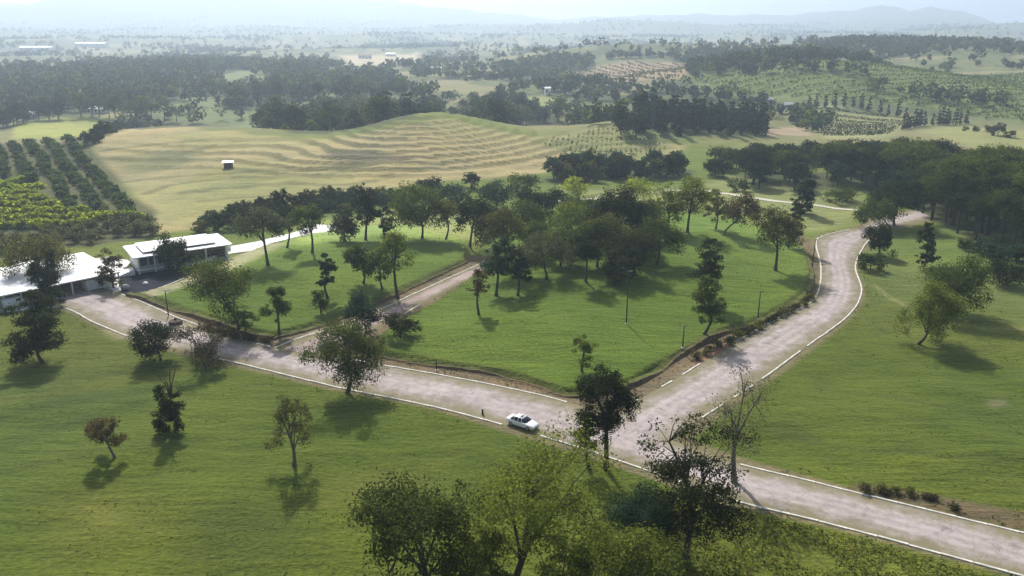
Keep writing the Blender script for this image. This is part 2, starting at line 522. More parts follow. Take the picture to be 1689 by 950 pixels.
# far country: patchwork
patch = np.floor(2.2 * (fn + 0.6 * waves(W_COV, gx * 0.35, gy * 0.35)))
farm = sstep(480, 640, gr)
for k, col in ((-4, (0.05, 0.07, 0.035)), (-3, (0.09, 0.11, 0.05)), (-2, (0.055, 0.075, 0.04)), (-1, (0.14, 0.15, 0.07)), (0, (0.10, 0.125, 0.055)),
               (1, (0.24, 0.21, 0.12)), (2, (0.08, 0.10, 0.05)), (3, (0.16, 0.175, 0.075)), (4, (0.27, 0.22, 0.14))):
    blend(farm * (patch == k), col)
blend(sstep(2600, 4200, gr), (0.07, 0.085, 0.055))
# tan hill and its neighbours
paint([(150, 240), (215, 212), (330, 215), (480, 228), (600, 222), (690, 205), (740, 196), (800, 210), (870, 224), (990, 212), (1060, 225), (1130, 240), (1090, 268), (960, 265), (880, 290), (760, 298), (640, 312),
       (520, 322), (420, 345), (310, 380), (262, 385), (200, 305), (160, 262)], C['tan'], 3, 2)
tp_ = polyP([(150, 240), (330, 215), (600, 222), (740, 196), (870, 224), (1060, 225), (960, 265), (760, 298), (520, 322), (310, 380), (262, 385)])
blend(.65 * sstep(-6, 8, sdist(tp_, gx, gy)) * sstep(-.2, 1.0, waves(W_COV, gx * .6 + 40, gy * .9)), (0.285, 0.29, 0.115))
paint([(860, 230), (990, 208), (1070, 228), (1120, 240), (1080, 262), (960, 262), (900, 245)], C['tangreen'], 3, 2)
paint([(310, 300), (420, 262), (560, 300), (560, 330), (420, 345), (300, 350)], (0.26, 0.255, 0.10), 12, 8)
paint([(540, 250), (600, 247), (680, 258), (660, 270), (580, 268), (545, 262)], (0.17, 0.14, 0.10), 2, 1.5)
paint([(160, 262), (230, 255), (330, 245), (310, 265), (220, 285)], (0.21, 0.20, 0.10), 6, 4)
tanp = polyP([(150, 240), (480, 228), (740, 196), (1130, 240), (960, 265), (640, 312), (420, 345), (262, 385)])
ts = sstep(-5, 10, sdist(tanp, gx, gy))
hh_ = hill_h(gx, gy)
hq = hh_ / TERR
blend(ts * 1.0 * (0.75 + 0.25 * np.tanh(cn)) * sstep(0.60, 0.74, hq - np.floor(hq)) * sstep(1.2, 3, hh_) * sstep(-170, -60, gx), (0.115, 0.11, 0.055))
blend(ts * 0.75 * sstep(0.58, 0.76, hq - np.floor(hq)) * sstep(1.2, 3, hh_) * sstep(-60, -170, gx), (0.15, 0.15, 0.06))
for pts, wd in (([(300, 318), (380, 310), (470, 302), (560, 305), (620, 298)], 1.0), ([(330, 332), (420, 325), (520, 318), (600, 310)], 0.8), ([(210, 300), (300, 290), (420, 282), (520, 280), (600, 272), (730, 272)], 0.9),
                ([(180, 262), (260, 262), (350, 240)], 1.2), ([(170, 250), (240, 240), (330, 232)], 1.0), ([(240, 320), (320, 300), (430, 292), (540, 292)], 0.9), ([(560, 275), (650, 280), (720, 276)], 1.0)):
    l = smooth_line(polyP(pts), 3.0)
    blend(0.7 * sstep(wd + 1.2, wd, dist_line(l, gx, gy) + 0.3 * cn), (0.13, 0.13, 0.06))
paint([(20, 205), (80, 196), (195, 195), (185, 212), (120, 226), (20, 230)], C['lime'], 2, 1)
paint([(-200, 232), (135, 230), (255, 350), (250, 392), (130, 405), (-200, 425)], C['orchard'], 2, 1)
paint([(670, 138), (760, 136), (830, 152), (760, 156), (700, 150)], C['olive'], 4, 3)
paint([(850, 160), (900, 158), (1010, 185), (1000, 200), (930, 192), (860, 175)], (0.22, 0.245, 0.10), 4, 2)
paint([(560, 92), (690, 88), (690, 104), (580, 108)], C['sand'], 8, 8)
paint([(930, 118), (1050, 100), (1140, 105), (1130, 128), (990, 140)], C['pinktan'], 6, 4)
paint([(1120, 130), (1250, 112), (1689, 120), (1800, 215), (1560, 180), (1400, 165), (1200, 160)], (0.155, 0.20, 0.062), 8, 6)
paint([(1510, 215), (1600, 208), (1800, 235), (1800, 262), (1600, 245)], (0.24, 0.245, 0.10), 4, 3)
paint([(1322, 185), (1370, 172), (1500, 195), (1450, 228), (1360, 228)], (0.27, 0.28, 0.13), 3, 2)
paint([(1250, 210), (1330, 210), (1345, 224), (1255, 225)], (0.33, 0.25, 0.17), 3, 2)
paint([(1040, 205), (1120, 215), (1150, 235), (1060, 225)], (0.20, 0.24, 0.09), 4, 2)
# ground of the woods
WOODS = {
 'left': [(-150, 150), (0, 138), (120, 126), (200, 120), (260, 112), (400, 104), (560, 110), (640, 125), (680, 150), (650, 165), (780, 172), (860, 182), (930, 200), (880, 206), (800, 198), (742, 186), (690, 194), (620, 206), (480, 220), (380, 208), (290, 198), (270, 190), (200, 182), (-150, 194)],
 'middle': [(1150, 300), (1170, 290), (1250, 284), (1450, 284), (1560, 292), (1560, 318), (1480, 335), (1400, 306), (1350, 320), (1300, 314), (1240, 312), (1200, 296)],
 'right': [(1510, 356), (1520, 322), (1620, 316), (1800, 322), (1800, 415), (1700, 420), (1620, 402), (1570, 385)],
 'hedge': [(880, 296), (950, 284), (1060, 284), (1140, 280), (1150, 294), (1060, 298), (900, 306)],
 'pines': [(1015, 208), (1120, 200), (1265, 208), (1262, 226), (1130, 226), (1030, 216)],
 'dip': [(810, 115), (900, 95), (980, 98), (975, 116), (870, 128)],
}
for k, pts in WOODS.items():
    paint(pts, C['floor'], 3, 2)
def wood_gap(x, y):
    return waves(W_FLD, x * 2.2, y * 2.2) + .7 * waves(W_COV, x, y)
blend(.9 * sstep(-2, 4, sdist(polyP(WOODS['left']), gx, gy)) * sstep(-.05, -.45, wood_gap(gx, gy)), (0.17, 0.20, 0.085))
# the near field
paint([(440, 400), (520, 362), (700, 352), (800, 360), (780, 395), (640, 385), (500, 405)], C['far_meadow'], 5, 3)
paint([(900, 310), (1120, 310), (1200, 285), (1340, 320), (1420, 300), (1420, 372), (1340, 382), (1240, 350), (1000, 330)], (0.21, 0.235, 0.085), 5, 3)
paint([(1420, 400), (1540, 440), (1800, 440), (1800, 560), (1560, 560), (1400, 530)], (0.135, 0.175, 0.05), 10, 6)

paint([(0, 520), (120, 520), (220, 565), (330, 610), (180, 660), (0, 640)], (0.140, 0.168, 0.036), 10, 6)
paint([(0, 640), (180, 600), (330, 650), (140, 720), (0, 760)], (0.085, 0.135, 0.045), 12, 7)
for pts, wd, cc_ in (([(-40, 645), (60, 632), (150, 622), (240, 606), (330, 600)], .5, (.07, .10, .03)), ([(-40, 700), (80, 668), (180, 652), (270, 640)], .7, (.065, .10, .03)), ([(-40, 745), (60, 715), (150, 690), (230, 664)], .6, (.07, .105, .03)),
                     ([(-40, 668), (90, 648), (200, 632), (300, 612)], .8, (.15, .165, .05)), ([(0, 780), (150, 745), (330, 730)], .5, (.075, .11, .03)), ([(300, 900), (480, 850), (640, 800), (760, 745)], .6, (.15, .17, .045)), ([(1230, 700), (1400, 740), (1689, 760)], .6, (.075, .105, .03)),
                     ([(1350, 640), (1500, 660), (1689, 690)], .5, (.085, .115, .03)), ([(700, 560), (820, 585), (930, 600)], .6, (.15, .17, .04)), ([(1440, 470), (1520, 520), (1620, 540), (1720, 545)], .8, (.19, .18, .07))):
    l = smooth_line(polyP(pts), 2.0)
    blend(0.65 * sstep(wd + 1.0, wd * .4, dist_line(l, gx, gy) + 0.35 * cn), cc_)
for pts, cc_ in (([(560, 800), (640, 770), (720, 800), (640, 850)], (.155, .165, .045)), ([(60, 820), (200, 800), (260, 860), (120, 900)], (.15, .165, .04)), ([(330, 850), (450, 840), (480, 900), (350, 930)], (.085, .12, .03)), ([(1240, 680), (1330, 690), (1360, 740), (1250, 740)], (.085, .115, .035))):
    paint(pts, cc_, 5, 3)
paint([(1000, 850), (1060, 790), (1220, 840), (1400, 880), (1640, 950), (1500, 1100), (900, 1100), (940, 900)], C['weeds'], 3, 3)
paint([(300, 470), (340, 440), (430, 405), (480, 400), (420, 430), (340, 465)], (0.30, 0.26, 0.17), 2, 1)
paint([(230, 488), (330, 448), (345, 455), (300, 475), (250, 497)], (0.30, 0.25, 0.17), 1, 0.6)
# lawn green is deeper than the pasture green
lw_ = sstep(215, 160, gr) * sstep(1.02, 1.15, cov[:, 1] / (cov[:, 0] + 1e-6))
cov = cov * (1 - lw_[:, None] * (1 - np.array([.62, .64, .34])[None, :]))
# earth between kerb and meadow
nm = gr < 330
rd = np.full(len(gx), 60.0); m1 = np.full(len(gx), -60.0)
for R in ROADS: rd[nm] = np.minimum(rd[nm], -sdist(R, gx[nm], gy[nm]))
for M in (M1, M2): m1[nm] = np.maximum(m1[nm], sdist(M, gx[nm], gy[nm]))
cov = cov * (1 + sstep(0, 3, m1)[:, None] * np.array([.08, .28, .1])[None, :])
blend(0.9 * sstep(-6, -2.5, m1) * sstep(0.5, 0.0, m1 + 0.12 * cn) * sstep(7.0, 4.0, rd), C['soil'])
blend(0.75 * sstep(1.5, 0.6, rd + 0.5 * cn) * (rd > -1), (0.19, 0.15, 0.10))
blend(0.85 * sstep(0.2, -0.6, rd), (0.2, 0.16, 0.12))
paint([(1140, 600), (1200, 562), (1215, 570), (1165, 605)], C['redsoil'], 0.6, 0.4)
paint([(1420, 800), (1520, 815), (1689, 850), (1689, 872), (1500, 830), (1400, 806)], (0.11, 0.085, 0.05), 0.7, 0.6)
paint([(1628, 662), (1655, 658), (1662, 668), (1635, 673)], (0.17, 0.15, 0.08), 1, 1)
paint([(512, 545), (545, 540), (560, 575), (470, 578)], (0.36, 0.30, 0.23), 0.8, 0.4)
paint([(170, 545), (235, 540), (250, 560), (190, 560)], (0.26, 0.23, 0.13), 1.5, 1.0)

nr, na = RX.shape
ii, jj = np.meshgrid(np.arange(nr - 1), np.arange(na), indexing='ij')
j2 = (jj + 1) % na
F = np.stack([(ii * na + jj), (ii * na + j2), ((ii + 1) * na + j2), ((ii + 1) * na + jj)], -1).reshape(-1, 4)[:, ::-1]
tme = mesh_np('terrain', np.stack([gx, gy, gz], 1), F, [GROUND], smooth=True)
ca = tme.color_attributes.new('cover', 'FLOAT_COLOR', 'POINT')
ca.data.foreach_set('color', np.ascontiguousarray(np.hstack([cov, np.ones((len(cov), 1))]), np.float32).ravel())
tag(obj('terrain', tme), kind='structure')

# ------------------------------------------------------------------ roads with kerbs
def ribbon(name, a, b, z, mat, cross=10):
    n = max(len(a), len(b)) * 2
    def rs(l):
        s = np.concatenate([[0], np.cumsum(np.linalg.norm(np.diff(l, axis=0), axis=1))])
        return np.stack([np.interp(np.linspace(0, s[-1], n), s, l[:, k]) for k in (0, 1)], 1)
    A, B = rs(a), rs(b)
    t = np.linspace(0, 1, cross + 1)
    g = A[:, None, :] * (1 - t)[None, :, None] + B[:, None, :] * t[None, :, None]
    v = np.concatenate([g, np.full((n, cross + 1, 1), z)], 2)
    v[:, :, 2] += 0.06 * (1 - (2 * t - 1) ** 2)[None, :]
    w = cross + 1
    i, j = np.meshgrid(np.arange(n - 1), np.arange(cross), indexing='ij')
    f = np.stack([i * w + j, i * w + j + 1, (i + 1) * w + j + 1, (i + 1) * w + j], -1).reshape(-1, 4)
    v = v.reshape(-1, 3)
    p = v[f[0]]
    if np.cross(p[1] - p[0], p[2] - p[0])[2] < 0: f = f[:, ::-1]
    me = mesh_np(name, v, f, [mat], smooth=True)
    at = me.attributes.new('edge', 'FLOAT', 'POINT')
    at.data.foreach_set('value', np.tile((0.5 - np.abs(t - 0.5)) * 2, n).astype(np.float32))
    at2 = me.attributes.new('across', 'FLOAT', 'POINT')
    at2.data.foreach_set('value', np.tile(t, n).astype(np.float32))
    return tag(obj(name, me), kind='structure')
road1 = ribbon('road', r1a, r1b, 0.03, ROAD, 14)
road2 = ribbon('side_road', r2a, r2b, 0.022, ROAD, 12)
road3 = ribbon('track', r3a, r3b, 0.035, PATHM, 10)

def box_mesh(name, sx, sy, sz, mat, bev=0.0, z0=0.0):
    bm = bmesh.new()
    bmesh.ops.create_cube(bm, size=1.0)
    bmesh.ops.scale(bm, vec=(sx, sy, sz), verts=bm.verts)
    bmesh.ops.translate(bm, vec=(0, 0, sz / 2 + z0), verts=bm.verts)
    if bev: bmesh.ops.bevel(bm, geom=bm.edges[:], offset=bev, segments=1, affect='EDGES')
    me = bpy.data.meshes.new(name); bm.to_mesh(me); bm.free()
    for m in (mat if isinstance(mat, (list, tuple)) else [mat]): me.materials.append(m)
    return me
KL = 3.0
kerb_me = box_mesh('kerb_stone', KL - 0.02, 0.30, 0.26, KERB, 0.03, -0.12)
krng = random.Random(3)
def kerb(line, parent, gaps=(), off=0.0, drop=0.0):
    l = smooth_line(line, KL)
    for i in range(len(l) - 1):
        a, b = l[i], l[i + 1]
        m = (a + b) / 2
        pxm, pym = project(m[0], m[1], 0)
        if any(x0 <= pxm <= x1 and y0 <= pym <= y1 for x0, x1, y0, y1 in gaps): continue
        if pxm < -60 or pxm > 1760 or krng.random() < drop: continue
        d = b - a
        o = obj('kerb_stone', kerb_me, parent, (m[0] + krng.uniform(-.03, .03), m[1] + krng.uniform(-.03, .03), krng.uniform(-0.03, 0.015)), math.atan2(d[1], d[0]) + krng.uniform(-.012, .012))
        o.scale.x = np.linalg.norm(d) / KL
kerb(r1a, road1, [(-100, 100, 0, 999), (225, 345, 540, 600), (815, 905, 695, 730)])
kerb(r1b, road1, [(-100, 195, 0, 999), (455, 560, 560, 600), (945, 1208, 660, 765), (330, 420, 535, 575)])
kerb(r2a, road2, [(900, 1040, 660, 800), (1150, 1205, 565, 615), (1400, 1600, 300, 380)], drop=0.1)
kerb(r2b, road2, [(1000, 1150, 690, 800), (1195, 1215, 640, 680), (1455, 1600, 300, 385)], drop=0.06)
kerb(r3a, road3, [(300, 452, 0, 999)])
kerb(r3b, road3, [(300, 640, 520, 999), (690, 800, 400, 500)], drop=0.25)

# pale far track behind the meadow, at right and beside the house
def far_track(name, pts, width, mat):
    l = smooth_line(polyP(pts), 4.0)
    d = np.gradient(l, axis=0); d /= np.linalg.norm(d, axis=1)[:, None] + 1e-9
    nrm = np.stack([-d[:, 1], d[:, 0]], 1)
    cols = np.linspace(-.5, .5, 5) * width
    v = []
    for c in cols:
        q = l + nrm * c
        v.append(np.stack([q[:, 0], q[:, 1], h(q[:, 0], q[:, 1]) + 0.10], 1))
    v = np.stack(v, 1); n, w = v.shape[:2]
    i, j = np.meshgrid(np.arange(n - 1), np.arange(w - 1), indexing='ij')
    f = np.stack([i * w + j, i * w + j + 1, (i + 1) * w + j + 1, (i + 1) * w + j], -1).reshape(-1, 4)
    v = v.reshape(-1, 3); p = v[f[0]]
    if np.cross(p[1] - p[0], p[2] - p[0])[2] < 0: f = f[:, ::-1]
    return tag(obj(name, mesh_np(name, v, f, [mat], smooth=True)), kind='structure')
far_track('pale_track', [(1150, 312), (1200, 320), (1240, 326), (1300, 334), (1360, 341), (1420, 347), (1470, 352)], 2.2, plain('pale_gravel', (0.50, 0.47, 0.38), 0.9))
far_track('upper_track', [(880, 335), (930, 331), (1000, 326), (1060, 318), (1150, 312)], 2.6, plain('pale_dirt', (0.42, 0.38, 0.27), 0.9))
far_track('house_drive', [(330, 420), (390, 411), (440, 402), (500, 386), (540, 372)], 7.0, CONC)

# dark court in front of the house
def sheet(name, poly, z, mat):
    bm = bmesh.new()
    vs_ = [bm.verts.new((p[0], p[1], z)) for p in poly]
    f = bm.faces.new(vs_); f.normal_update()
    if f.normal.z < 0: f.normal_flip()
    bmesh.ops.triangulate(bm, faces=bm.faces[:])
    me = bpy.data.meshes.new(name); bm.to_mesh(me); bm.free(); me.materials.append(mat)
    return tag(obj(name, me), kind='structure')
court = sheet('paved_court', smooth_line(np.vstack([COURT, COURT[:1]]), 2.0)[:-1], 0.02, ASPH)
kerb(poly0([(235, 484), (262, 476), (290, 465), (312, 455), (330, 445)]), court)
sheet('yard', poly0([(-150, 480), (-150, 436), (60, 424), (190, 415), (215, 432), (200, 452), (200, 480), (105, 506), (-40, 520)]), 0.012, CONC)

# cut earth banks along the meadow edges
def bank(name, M, i0, i1, hgt=.85):
    l = smooth_line(M[i0:i1 + 1], 1.0)
    rg = np.random.RandomState(len(l))
    d = np.gradient(l, axis=0); d /= np.linalg.norm(d, axis=1)[:, None] + 1e-9
    n_ = np.stack([-d[:, 1], d[:, 0]], 1)
    if not inside(M, *(l[len(l) // 2] + n_[len(l) // 2] * 2).reshape(2, 1))[0]: n_ = -n_
    wob = np.convolve(rg.normal(0, .3, len(l) + 8), np.ones(5) / 5, 'same')[4:-4]
    rowsv = []
    for off, zz in ((-.75, -.1), (-.42, .22), (-.30, .62), (-.22, .93), (.05, 1.0), (.7, 1.0), (1.3, .9)):
        q = l + n_ * (off + wob * (1 if off < .6 else .3))[:, None]
        zt_ = h(q[:, 0], q[:, 1])
        hv_ = hgt * (.82 + .3 * np.sin(np.arange(len(l)) * .23 + len(l)) * np.sin(np.arange(len(l)) * .071) + .6 * wob)
        zz_ = zz * hv_ if off < 1 else zt_ - .05
        if off == .7: zz_ = np.maximum(zt_ + .03, zz * hv_ * .9)
        rowsv.append(np.stack([q[:, 0], q[:, 1], zz_], 1))
    v = np.stack(rowsv, 1); n1, w1 = v.shape[:2]
    i, j = np.meshgrid(np.arange(n1 - 1), np.arange(w1 - 1), indexing='ij')
    f = np.stack([i * w1 + j, i * w1 + j + 1, (i + 1) * w1 + j + 1, (i + 1) * w1 + j], -1).reshape(-1, 4)
    v = v.reshape(-1, 3); p = v[f[4]]
    if np.cross(p[1] - p[0], p[2] - p[0])[2] < 0: f = f[:, ::-1]
    me = mesh_np(name, v, f, [GROUND], smooth=False)
    c = np.zeros((n1, w1, 4)); c[..., 3] = 1
    c[:, :4, :3] = (.135, .095, .066); c[:, 4, :3] = (.11, .115, .035); c[:, 5:, :3] = tuple(.62 * k for k in C['meadow'])
    ca_ = me.color_attributes.new('cover', 'FLOAT_COLOR', 'POINT'); ca_.data.foreach_set('color', c.astype(np.float32).ravel())
    return tag(obj(name, me), kind='structure')
bank('earth_bank', M1, 0, 5, .42)
bank('earth_bank', M1, 5, 13, .75)
bank('earth_bank', M1, 18, 21, .4)
bank('earth_bank', M2, 0, 3)
bank('earth_bank', M2, 3, 6, .5)

# ------------------------------------------------------------------ trees
def tube(pts, rad, sides=6):
    pts = np.asarray(pts, float); n = len(pts)
    d = np.gradient(pts, axis=0); d /= np.linalg.norm(d, axis=1)[:, None] + 1e-9
    ref = np.array([0.31, 0.95, 0.02]) if abs(d[0][1]) < 0.8 else np.array([0.95, 0.1, 0.3])
    u = np.cross(d, ref); u /= np.linalg.norm(u, axis=1)[:, None] + 1e-9
    w = np.cross(d, u)
    a = np.linspace(0, 2 * math.pi, sides, endpoint=False)
    ring = np.cos(a)[None, :, None] * u[:, None, :] + np.sin(a)[None, :, None] * w[:, None, :]
    v = pts[:, None, :] + ring * np.asarray(rad)[:, None, None]
    i, j = np.meshgrid(np.arange(n - 1), np.arange(sides), indexing='ij')
    k = (j + 1) % sides
    f = np.stack([i * sides + j, i * sides + k, (i + 1) * sides + k, (i + 1) * sides + j], -1).reshape(-1, 4)
    return v.reshape(-1, 3), f

def join(parts):
    vs_, fs, o = [], [], 0
    for v, f in parts:
        vs_.append(v); fs.append(f + o); o += len(v)
    return np.vstack(vs_), np.vstack(fs)

def leaf_quads(c, s, rng, up=0.35, out=None):
    n = len(c)
    nn = rng.normal(size=(n, 3)); nn[:, 2] += up + .6
    if out is not None: nn += out * 0.6
    nn /= np.linalg.norm(nn, axis=1)[:, None] + 1e-9
    t = rng.normal(size=(n, 3)); t -= nn * (t * nn).sum(1)[:, None]
    t /= np.linalg.norm(t, axis=1)[:, None] + 1e-9
    b = np.cross(nn, t)
    s = np.asarray(s).reshape(-1, 1) * rng.uniform(0.6, 1.4, (n, 1))
    v = np.stack([c - t * s, c - b * s * 0.62, c + t * s * 1.05, c + b * s * 0.62], 1).reshape(-1, 3)
    return v, np.arange(4 * n).reshape(-1, 4)

def lobes_of(style, r, zb, zt, rng):
    hz, zc = (zt - zb) / 2, (zt + zb) / 2
    L = []
    if style in ('round', 'sparse', 'bushy'):
        L.append((0, 0, zc, r * .66, r * .66, hz * .72))
        for k in range(8):
            a = k * 2.4 + rng.uniform(-.4, .4); e = rng.uniform(-.75, .95)
            ca_ = math.sqrt(max(0, 1 - e * e)); q = rng.uniform(.3, .44)
            L.append((math.cos(a) * ca_ * r * (1 - q), math.sin(a) * ca_ * r * (1 - q), zc + e * hz * (1 - q), r * q, r * q, max(hz * q, r * q * .5)))
    elif style == 'umbrella':
        for k in range(10):
            a = k * 2.4 + rng.uniform(-.3, .3); q = math.sqrt((k + .3) / 10) * .74
            rr_ = r * rng.uniform(.26, .36)
            L.append((math.cos(a) * q * r, math.sin(a) * q * r, zt - hz * .42 - q * q * hz * 1.15, rr_, rr_, hz * .42))
    elif style == 'oval':
        for k in range(9):
            t = (k + .5) / 9; rr_ = r * (0.55 + 0.45 * math.sin(math.pi * min(1, t * .95 + .08))) * .74
            a = rng.uniform(0, 6.28)
            L.append((math.cos(a) * r * .26, math.sin(a) * r * .26, zb + t * 2 * hz, rr_, rr_, hz * .34))
    elif style == 'column':
        for k in range(5):
            t = (k + .5) / 5; a = rng.uniform(0, 6.28)
            L.append((math.cos(a) * r * .15, math.sin(a) * r * .15, zb + t * 2 * hz, r * (1 - .55 * t * t), r * (1 - .55 * t * t), hz * .3))
    elif style == 'droop':
        L.append((0, 0, zt - hz * .6, r * .5, r * .5, hz * .6))
        for k in range(9):
            a = k * 2 * math.pi / 9 + rng.uniform(-.2, .2)
            L.append((math.cos(a) * r * .66, math.sin(a) * r * .66, zc - hz * rng.uniform(0, .45), r * .24, r * .24, hz * .45))
    return L

def tree_geo(seed, zt, zb, r, dist, style='round', dens=1.0, lean=(0, 0), clump=1.0, twigs=True, cap=17000, lsz=1.0, fork=0.3):
    rng = np.random.RandomState(seed)
    L = np.array(lobes_of(style, r, zb, zt, rng))
    vol = L[:, 3] * L[:, 4] * L[:, 5]
    hz = (zt - zb) / 2
    A = math.pi * r * max(hz, .4 * r)
    s = max(0.10, 0.00112 * dist) * lsz
    n = int(min(cap, dens * A * 6.4 / (1.24 * s * s)))
    ncl = int(np.clip(A * 1.7, 30, 240) * (0.55 if style == 'sparse' else 1))
    li = rng.choice(len(L), ncl, p=vol / vol.sum())
    d = rng.normal(size=(ncl, 3)); d /= np.linalg.norm(d, axis=1)[:, None]
    d[:, 2] = np.where(rng.rand(ncl) < .6, np.abs(d[:, 2]), d[:, 2])
    q = rng.uniform(.55, 1.0, ncl)[:, None]
    cc = L[li, :3] + d * q * L[li, 3:6]
    cc[:, 2] = np.maximum(cc[:, 2], zb + .05 * hz)
    cr = np.clip(r * .19, .42, .95) * clump * rng.uniform(.6, 1.35, ncl)
    w = cr ** 2
    k = rng.choice(ncl, n, p=w / w.sum())
    g = np.clip(rng.normal(size=(n, 3)), -1.7, 1.7) * np.array([.6, .6, .42])
    c = cc[k] + g * cr[k][:, None]
    for ax, (lo_, hi_) in enumerate(((-r, r), (-r, r), (zb, zt))):     # fill the measured outline
        p0_, p1_ = np.percentile(c[:, ax], (.7, 99.3))
        k_ = (hi_ - lo_) / (p1_ - p0_ + 1e-6)
        c[:, ax] = lo_ + (c[:, ax] - p0_) * k_
        cc[:, ax] = lo_ + (cc[:, ax] - p0_) * k_
    c[:, 0] += lean[0]; c[:, 1] += lean[1]
    cen = np.array([lean[0], lean[1], (zt + zb) / 2 - hz * .3])
    out = c - cen; out /= np.linalg.norm(out, axis=1)[:, None] + 1e-9
    c[:, 2] = np.maximum(c[:, 2], .08)
    crown = leaf_quads(c, np.full(n, s), rng, .35, out)
    # wood
    cc = cc + np.array([lean[0], lean[1], 0])
    tr = 0.016 * zt + .05
    zf = max(zb + fork * (zt - zb), zt * .22)
    parts = []
    tt = np.linspace(0, 1, 6)
    bend = rng.normal(size=2) * .035 * zt
    tp = np.stack([lean[0] * .75 * tt ** 1.3 + bend[0] * np.sin(tt * 3), lean[1] * .75 * tt ** 1.3 + bend[1] * np.sin(tt * 3), zf * tt - .25 * (tt == 0)], 1)
    parts.append(tube(tp, tr * (1.25 - .5 * tt) + tr * .5 * np.exp(-tt * 14), 7))
    nl = 4 if zt < 6 else 6
    seeds = cc[rng.choice(ncl, nl, replace=False)]
    own = np.argmin(((cc[:, None, :] - seeds[None]) ** 2).sum(2), 1)
    for m in range(nl):
        grp = cc[own == m]
        if not len(grp): continue
        goal = grp.mean(0)
        st = tp[rng.randint(3, 6)]
        mid = st * .5 + goal * .5 + np.array([0, 0, .10 * zt])
        u = np.linspace(0, 1, 5)[:, None]
        br = (1 - u) ** 2 * st + 2 * u * (1 - u) * mid + u * u * goal
        parts.append(tube(br, tr * np.linspace(.55, .22, 5), 5))
        if twigs:
            for gpt in grp[:14]:
                b0 = br[rng.randint(2, 5)]
                mid2 = (b0 + gpt) / 2 + np.array([0, 0, .03 * zt])
                parts.append(tube(np.array([b0, mid2, gpt]), tr * np.array([.22, .14, .05]), 4))
    return crown, join(parts)

def size_at(bx, by, top, x0, x1, bot):
    p = P(bx, by)
    f0 = float(np.dot(p - CAM, FWD)); u0 = float(np.dot(p - CAM, UPV))
    def zat(py):
        k = (H_PX / 2 - py) / FPX
        return (k * f0 - u0) / (math.cos(PITCH) + k * math.sin(PITCH))
    return p, zat(top), max(.1, zat(bot)), (x1 - x0) / 2 * f0 / FPX, ((x0 + x1) / 2 - bx) * f0 / FPX, f0

